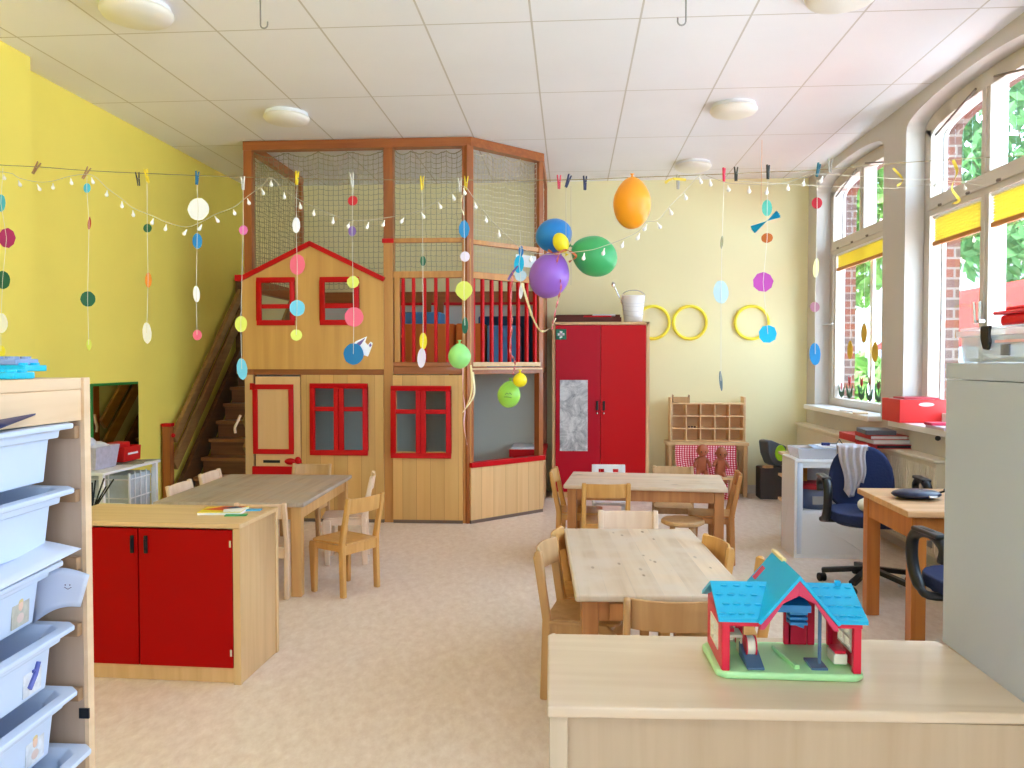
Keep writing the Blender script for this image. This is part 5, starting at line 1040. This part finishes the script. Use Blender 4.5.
# ------------------------------------------------------------------ office chairs
navy = mat('navy_fabric', rgb(24, 38, 80), .85, bump=.3, nscale=80); bk2 = mat('chair_black', rgb(26, 27, 30), .4)
def office(x, y, rz, label, gas=.0):
    t = empty('office_chair', label, 'chair', (x, y, 0), rz, 'office chairs')
    for k in range(5):
        a = k * 2 * PI / 5 + .35; c_, s_ = math.cos(a), math.sin(a)
        arm = MB().bar((c_ * .03, s_ * .03, .115), (c_ * .29, s_ * .29, .075), .045, .03).build('base_arm', bk2, t, bevel=.006)
        MB().lathe([(0, -.022), (.028, -.022), (.028, -.006), (.014, -.006), (.014, .006), (.028, .006), (.028, .022), (0, .022)], 14, (c_ * .29, s_ * .29, .029), Matrix.Rotation(a + .6, 4, 'Z') @ Matrix.Rotation(PI / 2, 4, 'Y')).build('castor', bk2, arm, bevel=.002)
    MB().lathe([(0, .09), (.04, .09), (.032, .16), (.024, .17), (.024, .41), (.06, .42), (0, .42)], 16).build('gas_lift', bk2, t)
    s = MB(); n = 24; out = []
    for i in range(n): a = 2 * PI * i / n; out.append((.262 * math.copysign(abs(math.cos(a)) ** .75, math.cos(a)), -.04 + .25 * math.copysign(abs(math.sin(a)) ** .75, math.sin(a))))
    s.prism([(a * .9, b_ * .9) for a, b_ in out], 'Z', .42, .44).prism(out, 'Z', .44, .50); s.build('seat', navy, t, bevel=.028, seg=4)
    bb = MB(); out = []
    for i in range(25): a = 2 * PI * i / 24; zz = math.sin(a); out.append(((.208 - .03 * zz) * math.copysign(abs(math.cos(a)) ** .7, math.cos(a)), .215 * math.copysign(abs(zz) ** .8, zz)))
    bb.prism(out[:-1], 'Y', -.03, .03, 0, Matrix.Translation((0, .25, .665)) @ Matrix.Rotation(-.12, 4, 'X')); bb.build('backrest', navy, t, bevel=.028, seg=4)
    MB().bar((0, .15, .43), (0, .29, .46), .06, .02).bar((0, .29, .44), (0, .295, .68), .06, .02, up=(0, 1, 0)).build('back_bracket', bk2, t, bevel=.004)
    for sx in (-1, 1):
        x_ = sx * .295
        MB().tube(smoothpath([(sx * .15, .0, .425), (x_, -.02, .43), (x_, -.10, .455), (x_, -.155, .53), (x_, -.165, .63), (x_, -.12, .685), (x_, .0, .70), (x_, .09, .66), (x_, .08, .60)], 4), [.018] * 8 + [.026] * 14 + [.022] * 11, 10).build('armrest', bk2, t, smooth=True)
        MB().box(x_ - .028, x_ + .028, -.13, .08, .695, .716).build('arm_pad', bk2, t, bevel=.009, seg=3)
    return t
office(1.92, 5.36, -.10, 'blue office chair by the white cubby with a pale jumper over its back')
office(1.85, 3.65, PI + .1, 'second blue office chair tucked under the desk, half hidden by the white shelf')
gc = mat('jumper_pink_grey', rgb(186, 178, 182), .9, bump=.5, nscale=40)
def drape(u, v):
    # hangs over the top of the backrest: v 0 front bottom .. 1 behind
    M_ = Matrix.Translation((1.92, 5.36, 0)) @ Matrix.Rotation(-.10, 4, 'Z')
    if v < .75: z = .893 - (.75 - v) / .75 * (.30 + .05 * math.sin(u * 5)); y = .185 + .04 * (z - .6) + .012 * math.sin(u * 22) - .015
    else: z = .893 - (v - .75) * .4; y = .215 + (v - .75) * .35
    w_ = .20 * (.55 + .45 * abs(v - .05)) if v < .75 else .2
    return M_ @ Vector((-.065 + (u - .5) * w_ + .01 * math.sin(v * 8), y, z))
tag(cloth('jumper', drape, 24, 28, gc, th=.008), 'pinkish grey jumper hanging over the back of the office chair', 'clothing')
tag(MB().ball((0, 0, .05), (.075, .06, .05), 16, 10).ball((-.05, -.02, .045), (.05, .05, .042), 12, 8).ball((.05, .03, .045), (.05, .045, .04), 12, 8).build('scarf', mat('scarf_cream', rgb(226, 220, 206), .9, bump=1., nscale=25), loc=(1.90, 5.27, .50), smooth=True), 'crumpled cream scarf on the seat of the blue office chair', 'clothing')
tag(MB().tube(smoothpath([(0, 0, .01), (.1, .05, .02), (.22, .0, .04), (.3, .12, .02), (.2, .2, .02), (.08, .15, .03), (.15, .06, .03)], 5), .011, 6).build('cable', white, loc=(2.1, 5.35, 0), smooth=True), 'white coiled cable on the floor under the desk', 'cable')
# ================================================================== GARLANDS
GY = 4.2
def g3(u, v, y=GY): return at(u, v, y)
LINE = [(-130, 158), (0, 165), (40, 167), (85, 170.5), (147, 173.5), (240, 177), (350, 179.5), (463, 180), (560, 180), (633, 177.5), (724, 174), (768, 172), (818, 170)]
lp = [g3(u, v) for u, v in LINE] + [Vector((1.75, 4.3, 2.46)), Vector((2.55, 4.42, 2.52))]
lp[0] = Vector((-3.52, 4.2, g3(-100, 160).z))
tag(MB().tube(smoothpath(lp, 4), .0022, 5).build('clothesline', mat('line_cord', rgb(150, 132, 96), .7)), 'thin clothesline stretched across the room carrying the paper garlands', 'line')
tag(MB().tube([g3(735, 181), g3(820, 186, 4.4), (1.9, 5.0, 2.47), (2.55, 5.3, 2.58)], .0016, 5).build('clothesline', MC['pale_cord']), 'second thin pale line running to the window at the right', 'line')
LB = [(4, 178), (19, 184), (38, 188), (53, 187), (71, 182), (92, 181), (107, 194), (122, 205), (133, 214), (153, 222), (166, 228), (186, 233), (201, 228), (216, 220), (234, 213), (248, 202), (262, 192), (271, 184), (284, 196), (300, 206), (314, 213), (333, 221), (349, 226), (368, 226), (384, 224), (403, 221), (422, 216), (439, 206), (453, 198), (464, 192), (475, 206), (486, 220), (499, 234), (531, 259), (584, 257), (604, 252), (623, 245), (639, 237), (646, 228), (658, 226), (670, 212), (685, 197), (700, 181), (710, 183), (728, 189), (749, 190), (767, 191), (788, 188), (804, 183), (822, 180)]
def ly(u): return GY - .02 - .13 * max(0, min(1, (u - 470) / 40)) * max(0, min(1, (700 - u) / 30))
ls = empty('fairy_lights', 'string of small white bulbs swagged along the clothesline', 'lights', tuple(g3(350, 220))); iv = -g3(350, 220)
pts = [g3(-60, 172) + iv] + [g3(u, v - 6, ly(u)) + iv for u, v in LB] + [Vector((1.75, 4.35, 2.38)) + iv, Vector((2.1, 4.9, 2.50)) + iv, Vector((2.55, 5.3, 2.54)) + iv]
MB().tube(smoothpath(pts, 3), .0016, 4).build('cable', cordm, ls)
bulbm = mat('bulb_white', rgb(250, 246, 240), .25)
bmesh0 = MB().lathe([(.0025, .010), (.0035, .0), (.006, -.006), (.0095, -.015), (.0095, -.020), (.006, -.026), (0, -.028)], 10).build('bulb', bulbm, ls, smooth=True)
bpts = [g3(u, v - 2, ly(u)) for u, v in LB] + [Vector((1.95, 4.6, 2.42)), Vector((2.1, 4.9, 2.48)), Vector((2.35, 5.1, 2.50))]
for i, p in enumerate(bpts):
    o = bmesh0 if i == 0 else bmesh0.copy()
    if i: COL.objects.link(o)
    o.location = p + iv; o.rotation_euler = ((i * 37 % 11 - 5) * .09, (i * 53 % 13 - 6) * .08, 0)
PC = {'cyan': (78, 190, 226), 'magenta': (176, 40, 112), 'green': (34, 104, 76), 'white': (250, 250, 255), 'yellow': (246, 226, 50), 'orange': (244, 146, 44), 'rust': (196, 76, 30), 'lime': (226, 236, 110), 'blue': (38, 142, 210), 'pink': (242, 108, 138), 'rosepink': (238, 120, 196), 'purple': (122, 92, 158), 'red': (206, 30, 50), 'sky': (120, 210, 246), 'palesky': (196, 224, 240), 'mint': (96, 200, 184), 'plum': (196, 76, 180), 'bright': (0, 180, 226), 'mauve': (178, 120, 140), 'royal': (20, 124, 196), 'pale': (236, 222, 238), 'ochre': (206, 110, 44), 'grey': (110, 130, 140), 'olive': (130, 130, 60), 'cream': (240, 232, 160), 'deepred': (190, 24, 44)}
def pm(c): return mat('cut_paper_' + c, rgb(*PC[c]), .6)
def peg(u, v, c, tilt, label, y=GY):
    p = g3(u, v, y); t = empty('clothespin', label, 'clothespin', tuple(p), (u % 7) * .1, 'clothes pegs on the line'); t.rotation_euler = (0, tilt, (u * 7 % 10) * .12)
    m = mat('peg_' + c, {'wood': rgb(176, 130, 90), 'yellow': rgb(236, 206, 30), 'blue': rgb(24, 110, 150), 'white': rgb(226, 222, 216), 'black': rgb(40, 44, 40), 'red': rgb(214, 40, 84), 'navy': rgb(40, 44, 90), 'teal': rgb(20, 96, 116), 'grey': rgb(170, 165, 158)}[c], .45)
    for s in (-1, 1): MB().prism([(s * .002, -.036), (s * .006, -.036), (s * .008, 0), (s * .011, .036), (s * .007, .036), (s * .0015, .002)], 'Y', -.005, .005).build('jaw', m, t, bevel=.001)
    MB().tube([(-.006, .006, .002), (.006, .006, .002), (.006, -.006, .002), (-.006, -.006, .002)], .0015, 5, closed=True).build('spring', chrome, t)
def garland(u, vtop, shapes, label, y=GY, vend=None):
    """shapes: (u, v, half-width px, half-height px, colour, pointed)"""
    p0 = g3(u, vtop, y); t = empty('paper_garland', label, 'garland', tuple(p0), 0, 'paper garlands'); k = 1 / FPX * y
    cp = [Vector((0, 0, 0))]
    for (su, sv, hw, hh, c, pt) in shapes:
        q = g3(su, sv, y) - p0; q.y += random.uniform(-.004, .004); cp.append(q)
        b = MB(); disc(b, q + Vector((0, .003, 0)), hw * k, hh * k, .0012, 16 if pt < 9 else 9, random.uniform(-.25, .25), 0 if pt >= 9 else pt, .02 if hw > 5 else .0, random.uniform(-.1, .1)); b.build('paper_disc', pm(c), t)
    MB().tube(cp, .0013, 4).build('thread', mat('thread_white', rgb(236, 232, 220), .7), t); return t
garland(3, 168, [(1, 203, 5.5, 9, 'cyan', 0), (7, 238, 9.5, 10.5, 'magenta', 9), (3, 280, 8, 9.5, 'green', 0), (1, 323, 8.5, 10.5, 'white', 0), (1, 351, 4, 6, 'yellow', 0)], 'paper garland at the left edge with a magenta disc')
garland(87, 176, [(87, 188, 3.8, 5, 'cyan', 0), (89, 223, 2, 7, 'rust', .7), (88, 299, 7.5, 8, 'green', 0), (89, 345, 3.2, 6, 'lime', -.6)], 'paper garland with one dark green disc, second from the left wall')
garland(147, 178, [(147, 228, 5, 4.5, 'green', 0), (148, 280, 3.8, 8, 'orange', 9), (147, 333, 5.6, 11, 'white', 0)], 'paper garland ending in a white egg, over the yellow wall')
garland(197, 184, [(198, 209, 11.5, 11.5, 'white', 0), (197, 241, 5.3, 8, 'blue', 0), (196, 294, 3.5, 8.5, 'white', 0), (197, 335, 4.8, 5.5, 'pink', 0)], 'paper garland topped by a big white disc')
garland(243, 182, [(243, 230, 5, 5, 'rosepink', 9), (241, 324, 6.6, 8.3, 'lime', 0), (242, 369, 5.6, 11, 'sky', 0)], 'paper garland in front of the left post of the playhouse')
garland(297, 184, [(296, 225, 4, 8, 'white', 0), (297, 264.5, 8.3, 10.5, 'pink', 0), (297, 308, 8, 8.3, 'sky', 0), (296, 335, 5.8, 5.8, 'lime', 0)], 'paper garland with a pink egg and a blue disc over the gable')
g_ = garland(353, 182, [(352.5, 200.5, 5.5, 5, 'red', 0), (352, 231, 4, 5.2, 'purple', 0), (353, 282, 6.6, 6.3, 'lime', 9), (354, 317, 9.8, 10, 'pink', 0), (353.5, 354, 11.3, 11, 'royal', 0)], 'paper garland ending in a blue disc with a white cut-out')
p = g3(361, 345) - g3(353, 182)
M_ = Matrix.Translation(p + Vector((0, .008, 0)))
wn = MB().prism([(-.06, -.015), (-.03, .02), (.03, .045), (.02, .015), (.035, .0), (.05, .018), (.06, .01), (.055, -.01), (.035, -.06), (.0, -.05)], 'Y', -.001, .001, 0, M_).build('paper_cutout', pm('white'), g_)
MB().prism([(-.045, -.012), (-.02, .012), (.022, .038), (.0, .005), (-.015, -.01)], 'Y', -.0016, -.0012, 0, M_).prism([(.04, .0), (.05, .01), (.055, -.002), (.045, -.012)], 'Y', -.0016, -.0012, 0, M_).build('cutout_marks', pm('purple'), wn)
garland(422, 186, [(423, 261, 3, 5.2, 'green', 0), (423, 341, 4.2, 8.5, 'yellow', 0), (421.5, 358, 4.3, 10, 'pale', 0)], 'paper garland with a small green leaf before the netting, over the railing')
garland(464, 186, [(464, 229, 5.6, 9, 'blue', 9), (465, 256.5, 4.8, 5.2, 'pale', 0), (464, 291, 9, 10, 'lime', -.75), (465, 325.5, 3.2, 8.5, 'green', 0)], 'paper garland in front of the corner post of the playhouse')
garland(520, 232, [(521, 251, 2.6, 5.2, 'royal', 0), (519, 264, 5, 9, 'bright', 0), (520.5, 275.5, 6, 5.8, 'palesky', 0), (521, 291, 2, 8, 'white', 0)], 'short paper garland with blue and white discs beside the purple balloon')
garland(724, 180, [(722, 242, 1.3, 6.5, 'olive', 0), (721, 292, 7.3, 11.3, 'palesky', 0), (721, 381, 1.6, 10, 'grey', 0)], 'paper garland with a pale blue egg in front of the cream wall')
gd = garland(768, 177, [(767, 208, 4.8, 8, 'mint', 0), (767, 238, 5.5, 4.8, 'ochre', 0), (763, 282, 9.8, 9.8, 'plum', 9), (768, 334, 9, 9, 'bright', 9)], 'paper garland with a folded turquoise butterfly and a magenta disc')
p = g3(767, 221) - g3(768, 177)
b = MB(); b.M = Matrix.Translation(p) @ Matrix.Rotation(-.55, 4, 'Y')
for s in (-1, 1):
    vs = [(0, 0, 0)]; 
    for i in range(9): a = (i / 8 - .5) * .7; vs.append((s * (.07 if s > 0 else .085) * math.cos(a), .012 if i % 2 else -.006, .06 * math.sin(a)))
    b.add(vs, [(0, i, i + 1) for i in range(1, 9)])
o = b.build('folded_butterfly', mat('origami_teal', rgb(40, 180, 206), .5), gd); s_ = o.modifiers.new('s', 'SOLIDIFY'); s_.thickness = .001
garland(817, 180, [(817, 203, 5, 5.6, 'deepred', 0), (816, 268, 3, 9.5, 'cream', 0), (815, 307, 4.6, 5, 'mauve', 0), (815, 354, 5.3, 11, 'blue', 0)], 'paper garland at the corner beside the far window')
for a in ((36, 168, 'wood', .5, 'wooden clothespin on the line, leftmost'), (86, 173, 'wood', .5, 'wooden clothespin above the small cyan disc'), (138, 179, 'black', -.1, 'black clothespin beside a yellow one over the yellow wall'), (147, 176, 'yellow', -.2, 'yellow clothespin beside the black one over the yellow wall'), (197, 178, 'blue', .08, 'blue clothespin holding the big white disc garland'),
          (243, 183, 'white', 0, 'white clothespin before the left post of the playhouse'), (297, 178, 'yellow', .05, 'yellow clothespin above the gable peak'), (352, 180, 'white', -.1, 'white clothespin above the red disc'), (422, 183, 'yellow', 0, 'yellow clothespin in front of the netting'), (460, 185, 'white', 0, 'white clothespin at the corner post, beside a yellow one'), (466, 183, 'yellow', .05, 'yellow clothespin at the corner post, beside a white one'),
          (559, 182, 'red', 0, 'red clothespin over the blue balloon'), (568, 181, 'navy', .4, 'dark blue tilted clothespin over the blue balloon'), (585, 183, 'navy', 0, 'navy clothespin left of the orange balloon'), (678, 182, 'grey', 0, 'grey clothespin right of the orange balloon, under the ceiling lamp'), (724, 175, 'red', 0, 'red clothespin above the pale blue egg'), (736, 174, 'black', 0, 'small dark clothespin between the red and the black one'),
          (768, 172, 'black', 0, 'black clothespin over the turquoise butterfly'), (818, 170, 'teal', .3, 'teal clothespin over the dark red disc'), (830, 166, 'grey', 0, 'grey clothespin on the line just left of the far window')): peg(*a)
# balloons
def balloon(u, v, hw, hh, col, tilt, label, y=GY, knot=True, name='balloon'):
    p = g3(u, v, y); k = y / FPX; R_, h_ = hw * k, hh * k
    t = empty(name, label, 'balloon', tuple(p), 0, 'balloons'); t.rotation_euler = (0, tilt, 0)
    m = mat('balloon_%d_%d_%d' % col, rgb(*col), .4, trans=.0, spec=.6)
    pr = []
    for i in range(21):
        a = PI * i / 20; z = math.cos(a); r = math.sin(a) * (1 + .0) * (1 - .18 * max(0, z) ** 1.5)
        pr.append((max(r * R_, .0), z * h_))
    MB().lathe(pr, 32).build('skin', m, t, smooth=True)
    if knot: MB().lathe([(.0, h_ - .004), (.006, h_), (.004, h_ + .008), (.011, h_ + .016), (.0, h_ + .013)], 12).build('knot', m, t, smooth=True)
    return t
balloon(632, 203, 18.5, 25.5, (248, 156, 24), 0, 'orange balloon clipped to the clothesline')
balloon(554, 236, 18.5, 17, (10, 124, 200), PI * .9, 'blue balloon in the bunch, behind the small yellow one', GY + .1)
balloon(561, 243, 7.8, 10.5, (236, 214, 20), 2.7, 'small yellow balloon in front of the blue one', GY - .05)
balloon(549.5, 275, 20, 23.5, (146, 92, 192), .35, 'purple balloon, lowest of the bunch', GY)
balloon(594, 256, 20, 23.5, (60, 166, 96), -1.15, 'green balloon pointing left in the bunch', GY + .02)
balloon(459.5, 356, 11.5, 12.8, (156, 226, 130), 0, 'pale green balloon over the corner post of the loft railing', GY)
balloon(509, 394.5, 11.6, 13.5, (150, 206, 74), .1, 'lime green balloon with a dark drawing below the loft', GY)
balloon(520, 380, 7.2, 7.2, (244, 220, 10), 0, 'small round yellow balloon above the lime green one', GY - .05)
lo = bpy.data.objects['balloon.006']
MB().tube([(-.015, -.0605, .0), (-.008, -.062, .010), (.0, -.0625, .004), (.008, -.062, .012), (.018, -.060, .004)], .0014, 4).tube([(-.02, -.06, -.012), (0, -.062, -.010), (.02, -.059, -.012)], .0014, 4).build('drawing', mat('marker', rgb(60, 90, 50), .6), lo)
rib = [mat('ribbon_rose', rgb(206, 110, 110), .4), mat('ribbon_cream', rgb(244, 226, 180), .4), mat('ribbon_pink', rgb(240, 190, 196), .4)]
def ribbon(pxs, m, label, w=.010, y=GY - .08, tw=7):
    P = smoothpath([g3(u, v, y) for u, v in pxs], 8); n = len(P); vs = []; 
    for i, p in enumerate(P):
        a = i / n * tw; t_ = (P[min(i + 1, n - 1)] - P[max(0, i - 1)]).normalized(); s = t_.cross(Vector((math.sin(a), math.cos(a), .01))).normalized() * w / 2
        vs += [tuple(p - s), tuple(p + s)]
    o = MB().add(vs, [(2 * i, 2 * i + 1, 2 * i + 3, 2 * i + 2) for i in range(n - 1)]).build('ribbon', m); s_ = o.modifiers.new('s', 'SOLIDIFY'); s_.thickness = .0008
    tag(o, label, 'ribbon', 'curling ribbons')
ribbon([(560, 252), (556, 268), (561, 285), (558, 300), (554, 318), (552, 330)], rib[0], 'rose curled ribbon hanging from the balloon bunch over the purple balloon', tw=30)
ribbon([(522, 283), (527, 300), (533, 318), (541, 331), (551, 327), (556, 318)], rib[1], 'cream ribbon looping from the short garland to the cupboard', .012, tw=2)
ribbon([(513, 272), (511, 300), (512, 325), (510, 350), (515, 362), (513, 375)], rib[0], 'rose curled ribbon in front of the railing bars', .010, tw=36)
ribbon([(508, 280), (513, 272), (518, 266)], pm('purple'), 'short purple ribbon end beside the pale disc', .012, tw=1)
ribbon([(463, 368), (463, 390), (465, 410), (464, 425), (467, 445)], rib[2], 'pink ribbon hanging under the pale green balloon', .007, tw=5)
ribbon([(471, 365), (472, 390), (466, 408), (463, 412), (474, 395), (473, 372)], rib[1], 'cream ribbon with a bow under the pale green balloon', .010, tw=3)
ribbon([(548, 250), (556, 254), (566, 250), (576, 256), (569, 262)], mat('ribbon_bronze', rgb(176, 96, 50), .3), 'bronze ribbon knot at the middle of the balloon bunch', .012, tw=9)
ribbon([(953, 160), (957, 172), (952, 188), (959, 200), (952, 204)], mat('ribbon_gold', rgb(226, 196, 70), .4), 'golden twisted ribbon hanging in front of the near window', .016, y=4.35, tw=5)
ribbon([(893, 168), (903, 180), (897, 186)], mat('ribbon_gold', rgb(226, 196, 70), .4), 'short gold ribbon on the line beside the window pier', .012, y=4.4, tw=3)
ribbon([(665, 183), (672, 179), (686, 180)], mat('ribbon_gold', rgb(226, 196, 70), .4), 'short golden ribbon on the clothesline right of the orange balloon', .014, tw=3)
ribbon([(462, 195), (461, 205), (464, 215)], rib[1], 'tiny cream ribbon at the corner post peg', .008, tw=3)
for u0, v0, u1, v1, lb in ((566, 185, 566, 248, 'thread from the navy peg down to the balloon bunch'), (571, 186, 571, 285, 'longer thread hanging behind the green balloon')):
    tag(MB().tube([g3(u0, v0, GY), g3(u1, v1, GY)], .0012, 4).build('thread', cordm), lb, 'thread')
tag(MB().tube([g3(762, 140, 5.0), g3(761, 205, 5.0)], .0012, 4).build('thread', mat('thread_orange', rgb(226, 160, 110), .6)), 'orange thread hanging from the ceiling near the far corner', 'thread')
fp = MB().box(-.11, .10, -.001, .001, -.05, .05); 
p = MA @ Vector((.40, -.01, 2.37)); tag(fp.build('paper_sheet', mat('sheet_clear', (.9, .93, .97), .3, alpha=.75), loc=tuple(p), rot=(0, 0, math.atan2(d.y, d.x))) if False else MB().box(-.13, .13, -.001, .001, -.055, .055).build('paper_sheet', mat('sheet_pale', rgb(214, 220, 222), .4, alpha=.8), loc=(-.42, 7.62, 2.38), rot=(0, 0, .8)), 'pale paper sheet pinned on the net of the angled bay', 'paper')
# ================================================================== LIGHT AND CAMERA
w = bpy.data.worlds.new('sky'); bpy.context.scene.world = w; w.use_nodes = True; nt = w.node_tree
bg = nt.nodes['Background']
tc = N(nt, 'ShaderNodeTexCoord'); sp = N(nt, 'ShaderNodeSeparateXYZ'); nt.links.new(tc.outputs['Generated'], sp.inputs[0])
r = N(nt, 'ShaderNodeValToRGB'); e = r.color_ramp.elements; e[0].position = .0; e[0].color = (.60, .82, 1, 1); e[1].position = .8; e[1].color = (.48, .71, 1, 1)
nt.links.new(sp.outputs[2], r.inputs[0]); nt.links.new(r.outputs[0], bg.inputs[0]); bg.inputs[1].default_value = 3.2
sun = bpy.data.lights.new('sun', 'SUN'); sun.energy = 11; sun.angle = .02; sun.color = (.93, .98, 1)
so = bpy.data.objects.new('sun', sun); COL.objects.link(so); so.rotation_euler = (math.radians(28), math.radians(-16), 0)
sc = bpy.context.scene
cam = bpy.data.cameras.new('camera'); cam.sensor_width = 36; cam.lens = FPX * 36 / 1024; cam.clip_start = .02
co = bpy.data.objects.new('camera', cam); COL.objects.link(co); co.location = CAM; co.rotation_euler = (PI / 2 - PIT, 0, YAW); sc.camera = co
sc.view_settings.view_transform = 'Standard'; sc.view_settings.look = 'None'; sc.view_settings.gamma = 1; sc.view_settings.use_curve_mapping = False
sc.view_settings.exposure = 1.77
sc.cycles.max_bounces = 10; sc.cycles.diffuse_bounces = 7; sc.cycles.transparent_max_bounces = 12; sc.cycles.caustics_reflective = False; sc.cycles.caustics_refractive = False
sc.cycles.use_denoising = True; sc.cycles.sample_clamp_indirect = 8
